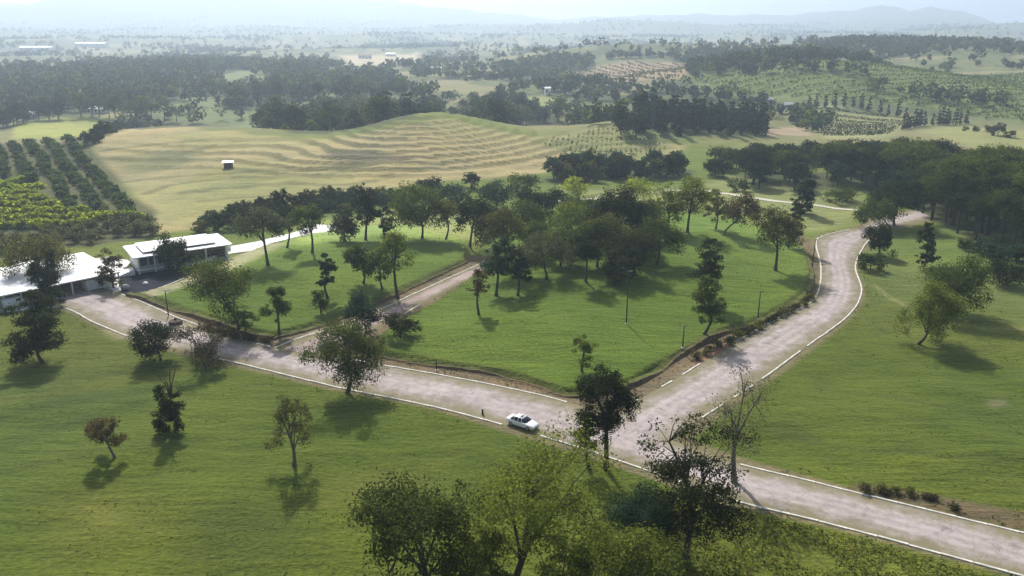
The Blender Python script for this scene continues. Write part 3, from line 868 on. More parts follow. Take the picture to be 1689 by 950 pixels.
TREES = [
 # bx, by, top, x0, x1, crown bottom, style, leaf, density, options, label
 (840, 1000, 735, 765, 1010, 950, 'round', 'light', .65, dict(clump=.85, lsz=1.2), 'large light green spreading tree in the foreground, branches showing through'),
 (690, 1010, 800, 600, 790, 960, 'round', 'mid', .6, dict(clump=.9, lsz=1.3), 'darker green broad tree beside the large light foreground tree, at the bottom edge'),
 (1040, 990, 888, 960, 1120, 965, 'bushy', 'light', .8, dict(clump=.9, lsz=1.3), 'low olive bush spreading along the bottom edge under the dark tree'),
 (1065, 900, 812, 1000, 1112, 893, 'bushy', 'teal', .9, {}, 'blue green bush beside the trunk of the dark foreground tree'),
 (1130, 925, 695, 1056, 1222, 885, 'oval', 'dark', .36, dict(clump=.72, fork=.2, lsz=1.35), 'tall dark tree with gappy crown on the near roadside'),
 (1000, 775, 607, 950, 1042, 715, 'round', 'dark', 1.0, dict(clump=.9), 'tall dark slender tree on the road verge behind the white car'),
 (972, 772, 670, 943, 985, 740, 'oval', 'olive', .7, {}, 'thin paler tree standing close against the tall dark verge tree'),
 (1212, 800, 618, 1158, 1262, 735, 'sparse', 'grey', .10, dict(fork=.15), 'nearly bare thin tree at the road junction'),
 (572, 648, 535, 515, 636, 622, 'round', 'mid', .75, dict(clump=.9), 'spreading green tree on the near kerb of the road, forked trunk'),
 (340, 607, 533, 298, 374, 600, 'sparse', 'rust', .34, {}, 'sparse reddish brown tree at the near kerb'),
 (265, 594, 528, 226, 297, 588, 'bushy', 'dark', .8, {}, 'dark rounded bushy tree at the near kerb by the dark ring'),
 (70, 598, 490, 24, 106, 585, 'oval', 'dark', .95, {}, 'tall dense dark tree on the lawn below the white sheds'),
 (290, 712, 635, 258, 306, 708, 'column', 'dark', 1.0, dict(clump=1.3), 'narrow ivy clad tree on the lower left lawn, bare fork on top'),
 (190, 755, 690, 152, 206, 738, 'sparse', 'rust', .8, {}, 'small brownish round tree on the lower left lawn'),
 (485, 767, 652, 444, 522, 735, 'sparse', 'olive', .30, dict(fork=.1), 'sparse pale tree with several stems on the near lawn'),
 (396, 548, 428, 334, 428, 528, 'round', 'mid', .55, dict(lean=(-1.2, 0)), 'tall leaning tree with open crown above the dark bank'),
 (460, 548, 473, 436, 484, 524, 'droop', 'mid', .8, {}, 'small drooping tree right of the tall leaning tree'),
 (541, 492, 418, 526, 558, 472, 'oval', 'dark', 1.0, {}, 'slim dark oval tree on the left meadow'),
 (599, 468, 402, 575, 622, 452, 'round', 'mid', .9, {}, 'rounded tree left of the palm shaped tree on the left meadow'),
 (631, 477, 416, 610, 647, 462, 'round', 'mid', .8, {}, 'smaller tree between the rounded tree and the palm shaped one'),
 (656, 491, 385, 624, 684, 440, 'droop', 'light', .7, {}, 'palm shaped tree with tall bare trunk on the left meadow'),
 (530, 517, 480, 516, 543, 512, 'bushy', 'mid', .8, {}, 'little round shrub below the slim dark oval tree'),
 (600, 556, 488, 568, 632, 553, 'bushy', 'teal', .8, {}, 'dark bushy tree at the lower end of the track'),
 (660, 556, 520, 630, 694, 553, 'bushy', 'dark', .7, {}, 'low dark shrub mass on the near side of the track'),
 (442, 437, 343, 398, 478, 390, 'umbrella', 'grey', .9, {}, 'grey green umbrella tree on a tall thin trunk right of the house'),
 (473, 409, 345, 466, 494, 380, 'oval', 'dark', .9, {}, 'slim dark tree behind the grey green umbrella tree'),
 (515, 417, 340, 489, 534, 382, 'round', 'mid', .9, {}, 'round crowned tree second right of the grey green umbrella tree'),
 (569, 398, 348, 543, 593, 394, 'bushy', 'dark', .9, {}, 'dark low branched tree on the bright meadow strip'),
 (603, 396, 309, 588, 633, 368, 'oval', 'dark', .9, {}, 'tall dark tree with two bare stems on the bright meadow strip'),
 (634, 386, 333, 626, 654, 380, 'column', 'dark', .8, {}, 'narrow dark tree left of the large round tree'),
 (696, 393, 308, 652, 739, 370, 'round', 'mid', 1.0, dict(fork=.1), 'large round tree with double trunk at the back of the left meadow'),
 (735, 395, 333, 716, 757, 368, 'round', 'olive', .5, {}, 'thin open tree right of the large double trunked tree'),
 (775, 408, 325, 757, 813, 378, 'round', 'dark', .9, {}, 'dark rounded tree at the left end of the grove'),
 (790, 519, 444, 773, 808, 490, 'oval', 'rust', .55, {}, 'reddish brown thin tree at the upper end of the track'),
 (818, 488, 392, 797, 850, 455, 'oval', 'teal', .9, {}, 'bright blue green tree at the left front of the grove'),
 (840, 448, 344, 802, 860, 398, 'round', 'olive', .8, {}, 'olive open crowned tree in the left part of the grove'),
 (854, 487, 410, 838, 876, 462, 'oval', 'dark', .8, {}, 'dark tree between the bright tree and the wide pale dome'),
 (880, 425, 366, 855, 905, 408, 'round', 'mid', .9, {}, 'green crown behind the wide pale dome tree'),
 (903, 461, 390, 843, 946, 438, 'umbrella', 'grey', 1.1, {}, 'wide pale dome shaped tree at the front of the grove'),
 (939, 446, 364, 938, 996, 415, 'round', 'mid', .9, {}, 'round green tree in the middle of the grove'),
 (940, 410, 340, 904, 980, 380, 'round', 'light', .8, {}, 'yellow green broad crown in the back of the grove'),
 (966, 464, 392, 948, 990, 430, 'round', 'dark', 1.0, {}, 'dark blue green tree with bare stem right of the pale dome'),
 (1020, 466, 418, 994, 1058, 462, 'bushy', 'dark', .9, {}, 'low dark tree at the right front of the grove'),
 (1005, 410, 312, 975, 1070, 396, 'umbrella', 'dark', 1.1, {}, 'tallest tiered umbrella tree of the grove'),
 (925, 438, 372, 890, 952, 420, 'round', 'mid', .9, {}, 'green tree rising just behind the wide pale dome'),
 (985, 440, 360, 955, 1030, 418, 'round', 'olive', .9, {}, 'olive crown between the tallest umbrella tree and the dark blue green tree'),
 (1045, 452, 385, 1015, 1075, 440, 'round', 'dark', .9, {}, 'dark round tree behind the low dark tree of the grove'),
 (870, 398, 335, 845, 905, 380, 'round', 'mid', .9, {}, 'tree in the back of the grove below the dark pair'),
 (820, 420, 352, 785, 835, 402, 'round', 'dark', .9, {}, 'shaded dark tree behind the bright blue green tree'),
 (965, 385, 325, 935, 990, 370, 'round', 'mid', .9, {}, 'green tree at the back left of the tallest umbrella tree'),
 (1060, 398, 328, 1035, 1090, 380, 'round', 'mid', .8, {}, 'green tree at the back right of the tallest umbrella tree'),
 (780, 1010, 885, 735, 840, 985, 'bushy', 'light', .8, dict(clump=.9, lsz=1.3), 'green undergrowth between the two big foreground trees'),
 (930, 1000, 900, 890, 975, 980, 'bushy', 'light', .8, dict(clump=.9, lsz=1.3), 'light green undergrowth right of the large foreground tree'),
 (1083, 436, 362, 1042, 1123, 416, 'umbrella', 'mid', .9, {}, 'flat topped tree on a curved trunk at the right edge of the grove'),
 (881, 357, 311, 857, 896, 350, 'round', 'dark', 1.0, {}, 'dark tree behind the grove, left of a pair'),
 (911, 352, 312, 880, 937, 346, 'umbrella', 'dark', 1.0, {}, 'dark flat crowned tree behind the grove, right of a pair'),
 (953, 340, 291, 928, 968, 322, 'round', 'lime', .5, {}, 'small yellowish tree beside the upper track'),
 (1046, 337, 294, 1034, 1076, 326, 'round', 'lime', .6, {}, 'yellow green tree behind the tallest umbrella tree'),
 (1100, 379, 302, 1078, 1124, 366, 'round', 'light', .55, {}, 'tall light green open tree right of the grove'),
 (1134, 383, 293, 1104, 1160, 352, 'round', 'light', .7, dict(lean=(1.0, 0)), 'light green leaning tree above the right meadow'),
 (1180, 378, 312, 1160, 1200, 365, 'sparse', 'olive', .5, {}, 'thin olive tree next to the reddish tree'),
 (1193, 387, 318, 1186, 1254, 370, 'sparse', 'rust', .7, dict(fork=.1), 'reddish brown spreading tree with pale blossom above the right meadow'),
 (1279, 446, 346, 1240, 1310, 405, 'round', 'olive', .75, {}, 'forked olive tree on the right meadow slope'),
 (1300, 408, 334, 1289, 1320, 392, 'column', 'dark', .9, {}, 'dark columnar tree behind the forked olive tree'),
 (1322, 352, 286, 1306, 1340, 350, 'column', 'dark', 1.0, {}, 'dark cone shaped tree on the far lawn beside the pale track'),
 (1160, 500, 395, 1136, 1186, 468, 'oval', 'dark', .8, {}, 'tall grey green oval tree on the right meadow, upper of two'),
 (1161, 551, 458, 1138, 1192, 530, 'oval', 'mid', .75, {}, 'oval tree on the right meadow, lower of two'),
 (960, 612, 549, 943, 984, 598, 'oval', 'light', .7, {}, 'small light green tree alone on the near meadow'),
 (1514, 567, 472, 1482, 1578, 552, 'umbrella', 'light', .8, dict(fork=.1), 'light green wide tree with visible limbs on the right lawn'),
 (1578, 516, 422, 1523, 1614, 500, 'round', 'mid', .7, {}, 'darker open tree behind the light green one on the right lawn'),
 (1524, 440, 368, 1508, 1542, 434, 'column', 'dark', .7, {}, 'thin dark columnar tree at the edge of the right forest'),
 (1436, 446, 418, 1414, 1457, 446, 'bushy', 'mid', 1.0, {}, 'low round green bush on the kerb of the side road'),
 (1450, 422, 372, 1424, 1472, 420, 'bushy', 'dark', 1.0, {}, 'tall dark bush behind the low kerb bush on the side road'),
 (1470, 378, 330, 1415, 1475, 368, 'umbrella', 'mid', 1.0, {}, 'flat crowned tree leaning over the side road bend'),
 (1475, 372, 300, 1440, 1520, 350, 'umbrella', 'dark', 1.0, {}, 'dark tree on twin stems where the side road enters the forest'),
 (1385, 332, 312, 1358, 1412, 331, 'bushy', 'mid', .8, {}, 'low wide bush on the far lawn left of the forest'),
 (1218, 316, 295, 1200, 1234, 316, 'bushy', 'mid', .9, {}, 'round bush beside the pale track, in front of the middle wood'),
 (1180, 290, 261, 1160, 1198, 289, 'bushy', 'dark', 1.0, {}, 'round dark tree standing free left of the middle wood'),
 (1660, 470, 430, 1628, 1700, 468, 'bushy', 'dark', .9, {}, 'dark shrub at the right edge below the forest'),
 (85, 505, 415, 58, 112, 500, 'oval', 'dark', 1.0, {}, 'dark dense tree in front of the white sheds'),
 (72, 470, 390, 24, 116, 446, 'umbrella', 'olive', .9, {}, 'wide olive crown rising behind the dark tree at the sheds'),
 (187, 474, 412, 164, 207, 466, 'oval', 'rust', .6, {}, 'reddish thin tree at the right end of the white sheds'),
 (286, 446, 388, 261, 311, 440, 'bushy', 'dark', 1.1, {}, 'dark round tree standing right against the white house'),
 (405, 556, 510, 385, 428, 535, 'oval', 'mid', .6, {}, 'slender young tree close to the tall leaning tree'),
 (700, 322, 292, 688, 728, 321, 'bushy', 'dark', .9, {}, 'dark round shrub tree at the foot of the tan hill'),
 (777, 310, 284, 763, 792, 309, 'bushy', 'dark', .9, {}, 'small dark pointed tree at the right foot of the tan hill'),
 (820, 345, 300, 790, 850, 342, 'bushy', 'teal', .8, {}, 'blue green shrubby tree behind the left part of the grove'),
 (745, 340, 305, 715, 775, 338, 'bushy', 'teal', .8, {}, 'low blue green thicket behind the thin open tree'),
 (860, 318, 288, 838, 890, 316, 'bushy', 'mid', .8, {}, 'green thicket at the valley edge behind the dark pair'),
]
for i, (bx, by, top, x0, x1, bot, style, leaf, dens, opt, label) in enumerate(TREES):
    p, zt, zb, r, ox, dist = size_at(bx, by, top, x0, x1, bot)
    opt = dict(opt)
    if style in ('round', 'umbrella') and by < 560: r *= 1.14
    lean = opt.pop('lean', (0, 0))
    lean = (lean[0] + ox, lean[1])
    cr, wd = tree_geo(100 + i, zt, zb, r, dist, style, dens, lean, **opt)
    kind = 'shrub' if style == 'bushy' and zt < 5 else 'tree'
    root = empty('leafy_' + kind if kind == 'tree' else kind, p)
    tag(root, label, kind)
    obj('crown', mesh_np('crown', *cr, [LEAF[leaf]]), root)
    obj('trunk', mesh_np('trunk', *wd, [BARK_PALE if style == 'sparse' else BARK], smooth=True), root)
# the bare fork on top of the ivy clad tree
_root = [o for o in COL.objects if o.get('label', '').startswith('narrow ivy')][0]
_p, _zt, _zb, _r, _ox, _d = size_at(290, 712, 608, 248, 304, 640)
_parts = []
for (dx, dz) in ((-1.6, 1.0), (-.7, .8), (1.0, .95), (.3, 1.0)):
    b0 = np.array([0, 0, _zb * .75])
    _parts.append(tube(np.array([b0, b0 + np.array([dx * .35, .1, (_zt - b0[2]) * .5]), np.array([dx, dx * .4, b0[2] + (_zt - b0[2]) * dz])]), [.12, .08, .03], 5))
obj('bare_branch', mesh_np('bare_branch', *join(_parts), [BARK], smooth=True), _root)

# ------------------------------------------------------------------ woods: single trees copied in loops
def one_mesh(seed, zt, zb, r, dist, style, leaf, dens=1.0, cap=2500, twigs=False, lsz=1.0, clump=1.0):
    cr, wd = tree_geo(seed, zt, zb, r, dist, style, dens, twigs=twigs, cap=cap, lsz=lsz, clump=clump)
    v, f = join([cr, wd])
    mi = np.concatenate([np.zeros(len(cr[1])), np.ones(len(wd[1]))])
    return mesh_np('tree', v, f, [LEAF[leaf], BARK], mi)

def scatter(poly, step, seed, jit=.42):
    rng = np.random.RandomState(seed)
    lo, hi = poly.min(0), poly.max(0)
    xs, ys = np.meshgrid(np.arange(lo[0], hi[0], step), np.arange(lo[1], hi[1], step * .9))
    xs[1::2] += step / 2
    x = xs.ravel() + rng.uniform(-jit, jit, xs.size) * step
    y = ys.ravel() + rng.uniform(-jit, jit, xs.size) * step
    m = inside(poly, x, y)
    return np.stack([x[m], y[m]], 1)

def in_view(pts, z=6, mx=40):
    hz_ = h(pts[:, 0], pts[:, 1])
    px, py = project(pts[:, 0], pts[:, 1], hz_ + z)
    return (px > -mx) & (px < W_PX + mx) & (py > -40) & (py < H_PX + 20) & (pts[:, 1] > 20)

rng0 = np.random.RandomState(77)
LEFTOVER = []      # what goes on as far woodland
ONES = ['', 'first', 'second', 'third', 'fourth', 'fifth', 'sixth', 'seventh', 'eighth', 'ninth', 'tenth', 'eleventh', 'twelfth', 'thirteenth', 'fourteenth', 'fifteenth', 'sixteenth', 'seventeenth', 'eighteenth', 'nineteenth']
def nth(k):
    if k < 20: return ONES[k]
    t = ['', '', 'twent', 'thirt', 'fort', 'fift', 'sixt', 'sevent', 'eight', 'ninet'][k // 10 % 10]
    return t + 'ieth' if k % 10 == 0 else t + 'y-' + ONES[k % 10]
def zone(pts):
    '''which part of the wood a tree stands in, as seen from the road'''
    qx = (pts[:, 0] / pts[:, 1]); qy = np.hypot(pts[:, 0], pts[:, 1])
    a1, a2, a3, a4 = np.percentile(qx, (20, 40, 60, 80)); b1, b2 = np.percentile(qy, (33, 66))
    return ['%s %s' % (('front', 'middle', 'back')[int(v > b1) + int(v > b2)], ('left end', 'left part', 'centre', 'right part', 'right end')[int(u > a1) + int(u > a2) + int(u > a3) + int(u > a4)]) for u, v in zip(qx, qy)]
def plant(pts, meshes, name, label, cat, group, smin=.8, smax=1.25, looks=None, labels=None):
    z = h(pts[:, 0], pts[:, 1])
    zn = zone(pts) if looks else None
    for i_, ((x, y), zz) in enumerate(zip(pts, z)):
        mi_ = rng0.randint(len(meshes))
        if looks: label = '%s in the %s of %s' % (looks[mi_], zn[i_], labels)
        elif labels is not None: label = labels[i_]
        o = obj(name, meshes[mi_], None, (x, y, zz - .05), rng0.uniform(0, 6.28))
        s = rng0.uniform(smin, smax)
        o.scale = (s * rng0.uniform(.9, 1.1), s * rng0.uniform(.9, 1.1), s)
        tag(o, label, cat, group)

def plant_parts(pts, geos, name, label, cat, group, smin=.8, smax=1.25, looks=None, labels=None):
    zn = zone(pts)
    """trees near enough to show trunk and crown"""
    z = h(pts[:, 0], pts[:, 1])
    for i_, ((x, y), zz) in enumerate(zip(pts, z)):
        mi_ = rng0.randint(len(geos)); cm, wm = geos[mi_]
        if looks: label = '%s in the %s of %s' % (looks[mi_], zn[i_], labels)
        o = empty(name, (x, y, zz - .05), rng0.uniform(0, 6.28))
        s = rng0.uniform(smin, smax)
        o.scale = (s * rng0.uniform(.9, 1.1), s * rng0.uniform(.9, 1.1), s)
        tag(o, label, cat, group)
        obj('crown', cm, o); obj('trunk', wm, o)

def geo_pair(seed, zt, zb, r, dist, style, leaf, dens=1.0, cap=3200):
    cr, wd = tree_geo(seed, zt, zb, r, dist, style, dens, twigs=True, cap=cap)
    return mesh_np('crown', *cr, [LEAF[leaf]]), mesh_np('trunk', *wd, [BARK], smooth=True)

g_right = [geo_pair(300 + k, zt, zb, r, 210, st, lf) for k, (zt, zb, r, st, lf) in enumerate([(14, 8, 5.4, 'umbrella', 'dark'), (13, 6.5, 4.4, 'round', 'dark'), (15, 9, 5.8, 'umbrella', 'mid'), (12, 6, 4.6, 'round', 'mid')])]
pr = scatter(polyP(WOODS['right']), 6.0, 21); pr = pr[in_view(pr)]
plant_parts(pr[:110], g_right, 'forest_tree', 'tall dark tree in the dense forest at the right edge', 'tree', 'trees of the right forest', .7, 1.25, looks=['dark flat crowned tree', 'dark round tree', 'tall green flat crowned tree', 'green round tree'], labels='the right forest')
g_mid = [geo_pair(320 + k, zt, zb, r, 270, st, lf) for k, (zt, zb, r, st, lf) in enumerate([(12, 6.5, 7.0, 'umbrella', 'dark'), (10, 4.5, 4.4, 'round', 'dark'), (12.5, 7.5, 7.2, 'umbrella', 'mid'), (8, 2.5, 3.8, 'round', 'teal')])]
pm = scatter(polyP(WOODS['middle']), 9.5, 22, .6); pm = pm[in_view(pm)]
plant_parts(pm[:110], g_mid, 'umbrella_tree', 'dark flat crowned tree in the middle wood beyond the pale track', 'tree', 'trees of the middle wood', .65, 1.3, looks=['dark flat crowned tree', 'dark round tree', 'green flat crowned tree', 'small blue green tree'], labels='the middle wood')
m_hedge = [one_mesh(340 + k, zt, zb, r, 290, st, lf) for k, (zt, zb, r, st, lf) in enumerate([(7, 1, 3.4, 'bushy', 'dark'), (8, 1.5, 3.6, 'bushy', 'teal'), (6, .6, 3, 'bushy', 'olive')])]
phd = scatter(polyP(WOODS['hedge']), 6.5, 23); phd = phd[in_view(phd)]
plant(phd[:90], m_hedge, 'hedge_tree', 'dark bushy tree in the valley hedge right of the tan hill', 'tree', 'trees of the valley hedge', looks=['dark bushy tree', 'blue green bushy tree', 'olive bushy tree'], labels='the valley hedge')
m_back = [one_mesh(345 + k, zt, zb, r, 320, st, lf, 1.0, 1500) for k, (zt, zb, r, st, lf) in enumerate([(6.5, 1.5, 4.0, 'round', 'dark'), (5.5, .8, 3.4, 'bushy', 'teal'), (7, 2.5, 4.6, 'umbrella', 'mid'), (5, .6, 3.2, 'bushy', 'mid')])]
pk = scatter(polyP([(1150, 283), (1250, 258), (1450, 256), (1530, 268), (1700, 285), (1800, 290), (1800, 325), (1640, 318), (1530, 322), (1450, 288), (1250, 286)]), 7.6, 28); pk = pk[in_view(pk)]
pk = pk[np.argsort(pk[:, 1])]
plant(pk[:220], m_back, 'wood_tree', 'round tree of the low canopy behind the middle wood', 'tree', 'low canopy behind the middle wood', .6, 1.35, looks=['dark round tree', 'blue green bushy tree', 'flat crowned green tree', 'low green tree'], labels='the low wood')
m_pine = [one_mesh(350 + k, zt, .8, r, 430, 'column', lf, 1.0, 900) for k, (zt, r, lf) in enumerate([(12, 2.1, 'dark'), (10.5, 1.9, 'dark'), (13, 2.2, 'teal')])]
pp = scatter(polyP(WOODS['pines']), 7.6, 24, .6); pp = pp[in_view(pp)]
pp = pp[np.argsort(pp[:, 1])]
plant(pp[:130], m_pine, 'pine_tree', 'dark narrow tree in the plantation block beyond the tan hill, right', 'tree', 'narrow trees of the plantation block', looks=['tall dark narrow tree', 'shorter dark narrow tree', 'blue green narrow tree'], labels='the pine block')
LEFTOVER.append(pp[130:])
m_left = [one_mesh(360 + k, zt, zb, r, 430, st, lf, 1.0, 900) for k, (zt, zb, r, st, lf) in enumerate([(12, 2.5, 5.0, 'round', 'dark'), (11, 1.5, 4.5, 'bushy', 'dark'), (13, 5, 5.5, 'umbrella', 'mid'), (10, 1, 4.2, 'bushy', 'teal'), (8, .8, 4, 'bushy', 'olive'), (6, .5, 3.4, 'bushy', 'light'), (12, 6, 6, 'umbrella', 'grey'), (14, 3, 5.2, 'oval', 'dark')])]
pl = scatter(polyP(WOODS['left']), 10.0, 25, .5); pl = pl[in_view(pl)]
pl = pl[wood_gap(pl[:, 0], pl[:, 1]) > np.where(np.hypot(pl[:, 0], pl[:, 1]) < 480, -1.2, -.15)]
pl = pl[hill_h(pl[:, 0], pl[:, 1]) < 5.0]
pl = pl[np.argsort(np.hypot(pl[:, 0], pl[:, 1]))]
plant(pl[:300], m_left, 'woodland_tree', 'dark tree in the wide wood behind the tan hill, left', 'tree', 'trees of the wood behind the tan hill', .55, 1.3, looks=['dark round tree', 'dark bushy tree', 'green flat crowned tree', 'blue green bushy tree', 'olive bush', 'small light green bush', 'grey green flat crowned tree', 'tall dark oval tree'], labels='the wood behind the hill')
LEFTOVER.append(pl[300:])  # the far part of the same wood
LEFTOVER.append(scatter(polyP(WOODS['dip']), 10, 26))
# brush band at the foot of the tan hill
m_brush = [one_mesh(380 + k, zt, .2, r, 230, 'bushy', lf, 1.0, 1400) for k, (zt, r, lf) in enumerate([(4.2, 2.4, 'dark'), (3.4, 2.2, 'teal'), (5.0, 2.6, 'dark'), (3.0, 2.0, 'olive')])]
pb = scatter(polyP([(310, 372), (420, 348), (560, 328), (650, 318), (665, 335), (560, 352), (430, 372), (330, 386)]), 4.2, 27); pb = pb[in_view(pb, 2)]
plant(pb[:150], m_brush, 'brush_shrub', 'dark shrub in the brush band below the tan hill', 'shrub', 'shrubs of the brush band', .7, 1.2, looks=['dark shrub', 'low blue green shrub', 'tall dark shrub', 'low olive shrub'], labels='the brush band')
# lines of trees
def line_trees(pts, step, meshes, name, label, cat, group, seed, jit=.25, sc=1.0):
    l = smooth_line(polyP(pts), step); rg = np.random.RandomState(seed)
    l = l + rg.uniform(-jit, jit, l.shape) * step
    l = l[in_view(l)]
    l = l[np.argsort(l[:, 0] / l[:, 1])]
    plant(l, meshes, name, label, cat, group, .8 * sc, 1.25 * sc, None, [nth(k + 1) + ' ' + label + ' from the left' for k in range(len(l))])
line_trees([(1335, 178), (1400, 176), (1450, 186), (1495, 196)], 6.0, m_pine, 'windbreak_tree', 'narrow tree in the windbreak above the vineyard', 'tree', 'windbreak above the vineyard', 1, sc=.72)
line_trees([(1488, 214), (1520, 208), (1560, 206), (1592, 204)], 5.0, m_pine, 'windbreak_tree', 'narrow tree in the windbreak right of the vineyard', 'tree', 'windbreak right of the vineyard', 2, sc=.72)
line_trees([(140, 238), (165, 226), (200, 213), (260, 207)], 4.0, m_brush, 'hedge_shrub', 'dark shrub in the hedge between orchard and tan hill', 'shrub', 'hedge by the orchard', 3)
line_trees([(130, 192), (160, 192), (200, 195), (240, 198), (290, 202)], 7.0, m_left[2:3], 'umbrella_tree', 'flat crowned tree in the row behind the bright field', 'tree', 'row behind the bright field', 4)
line_trees([(-20, 215), (20, 208), (50, 200), (100, 196)], 7.5, m_left[:2], 'field_tree', 'dark tree at the end of the bright field', 'tree', 'trees by the farmhouse', 5)
line_trees([(1020, 222), (1045, 226)], 6, m_left[:2], 'field_tree', 'dark tree at the right end of the terraces', 'tree', 'trees at the end of the terraces', 6)
line_trees([(1600, 216), (1640, 222), (1700, 232)], 9, m_brush, 'field_shrub', 'dark shrub in the line along the far right field', 'shrub', 'shrubs along the far right field', 7)
line_trees([(1590, 412), (1640, 424), (1710, 440)], 3.5, m_brush, 'forest_edge_shrub', 'shrub along the front edge of the right forest', 'shrub', 'shrubs along the right forest edge', 8)

# ------------------------------------------------------------------ orchards at left
m_or = [one_mesh(400 + k, zt, .25, r, 300, 'bushy', lf, 1.4, 560, clump=1.5) for k, (zt, r, lf) in enumerate([(3.2, 2.0, 'orch'), (2.9, 1.9, 'orch'), (3.4, 2.1, 'orch')])]
m_ol = [one_mesh(410 + k, zt, .2, r, 250, 'bushy', 'lime', 1.4, 560, clump=1.6) for k, (zt, r) in enumerate([(2.5, 1.8), (2.2, 1.7)])]
m_og = [one_mesh(420 + k, zt, .3, r, 230, 'bushy', 'grey', 1.6, 700, clump=1.6) for k, (zt, r) in enumerate([(3.2, 1.8), (3.5, 2.0)])]
def rows(poly, ang, dr, ds, seed, jit=.12, index=False):
    rg = np.random.RandomState(seed)
    c, s = math.cos(ang), math.sin(ang); c0 = poly.mean(0)
    R = np.array([[c, s], [-s, c]])
    q = (poly - c0) @ R.T
    lo, hi = q.min(0), q.max(0)
    a, b = np.meshgrid(np.arange(lo[0], hi[0], ds), np.arange(lo[1], hi[1], dr))
    pts = np.stack([a.ravel() + rg.uniform(-jit, jit, a.size) * ds, b.ravel() + rg.uniform(-jit, jit, a.size) * dr], 1)
    pts = pts @ R + c0
    m = inside(poly, pts[:, 0], pts[:, 1])
    if index: return pts[m], np.repeat(np.arange(a.shape[0]), a.shape[1])[m]
    return pts[m]
def plant_rows(poly, ang, dr, ds, seed, meshes, name, what, rowfrom, group, sm, sx):
    q, k = rows(poly, ang, dr, ds, seed, index=True)
    m = in_view(q, 2); q, k = q[m], k[m]
    order = sorted(set(k), key=lambda t: (-q[k == t][:, 0].mean() if rowfrom == 'right' else q[k == t][:, 1].mean()))
    pts, labs = [], []
    for i, t in enumerate(order):
        r_ = q[k == t]
        r_ = r_[np.argsort(np.hypot(r_[:, 0], r_[:, 1]) if rowfrom == 'right' else -r_[:, 0])]
        for j, p in enumerate(r_):
            pts.append(p)
            labs.append('%s, %s from %s end of the %s row from the %s' % (what, nth(j + 1), 'near' if rowfrom == 'right' else 'right', nth(i + 1), rowfrom if rowfrom == 'right' else 'front'))
    pts = np.array(pts)[:300]
    plant(pts, meshes, name, '', 'orchard tree', group, sm, sx, None, labs)
_e0, _e1 = P(138, 236)[:2], P(246, 350)[:2]
plant_rows(polyP([(-60, 238), (135, 234), (185, 285), (248, 352), (240, 362), (110, 350), (75, 305), (-60, 285)]), math.atan2(*(_e1 - _e0)[::-1]), 6.4, 5.4, 1, m_or, 'orchard_tree', 'dark orchard tree', 'right', 'dark orchard rows', .85, 1.15)
plant_rows(polyP([(-60, 292), (60, 302), (85, 335), (110, 350), (235, 352), (240, 368), (80, 378), (-60, 395)]), 0.12, 9.5, 2.3, 2, m_ol, 'citrus_tree', 'yellow green orchard tree', 'front', 'bright orchard rows', .85, 1.15)
plant_rows(polyP([(-40, 408), (60, 395), (140, 378), (250, 362), (258, 385), (235, 394), (120, 404), (20, 422), (-40, 428)]), 0.15, 6.2, 4.4, 3, m_og, 'orchard_sapling', 'grey green sapling', 'front', 'grey green rows by the sheds', .8, 1.15)

# ------------------------------------------------------------------ striped vineyard: each row a thing
vq = polyP([(1325, 187), (1372, 176), (1495, 197), (1450, 226), (1365, 226)])
vy, rk = rows(vq, math.atan2(*(vq[2] - vq[1])[::-1]) + .25, 15.0, .9, 5, 0, True)
def hedge_mesh(pts, w, hh, s, leaf, seed, per=7):
    rg = np.random.RandomState(seed)
    c = np.repeat(pts, per, 0)
    c = c + np.stack([rg.normal(0, w, len(c)), rg.normal(0, w, len(c))], 1)
    z = h(c[:, 0], c[:, 1]) + rg.uniform(.1, hh, len(c))
    v, f = leaf_quads(np.stack([c[:, 0], c[:, 1], z], 1), np.full(len(c), s), rg)
    return mesh_np('row', v, f, [LEAF[leaf]])
ordinal = ['nearest', 'second', 'third', 'fourth', 'fifth', 'sixth', 'seventh', 'eighth', 'ninth', 'tenth', 'eleventh', 'twelfth', 'thirteenth', 'fourteenth', 'fifteenth', 'sixteenth', 'seventeenth', 'eighteenth']
keys = sorted(set(rk), key=lambda k: vy[rk == k][:, 1].mean())
for n_, k in enumerate(keys):
    q = vy[rk == k]
    q = q[np.argsort(q[:, 0])]
    gaps_ = np.where(np.linalg.norm(np.diff(q, axis=0), axis=1) > 2.5)[0]
    q = max(np.split(q, gaps_ + 1), key=len)
    if len(q) < 12: continue
    tag(obj('vine_row', hedge_mesh(q, .6, 1.5, .5, 'dark', 500 + n_, 9)), ordinal[min(n_, 17)] + ' dark green hedge row of the striped vineyard on the right hill', 'hedge', 'vineyard rows')

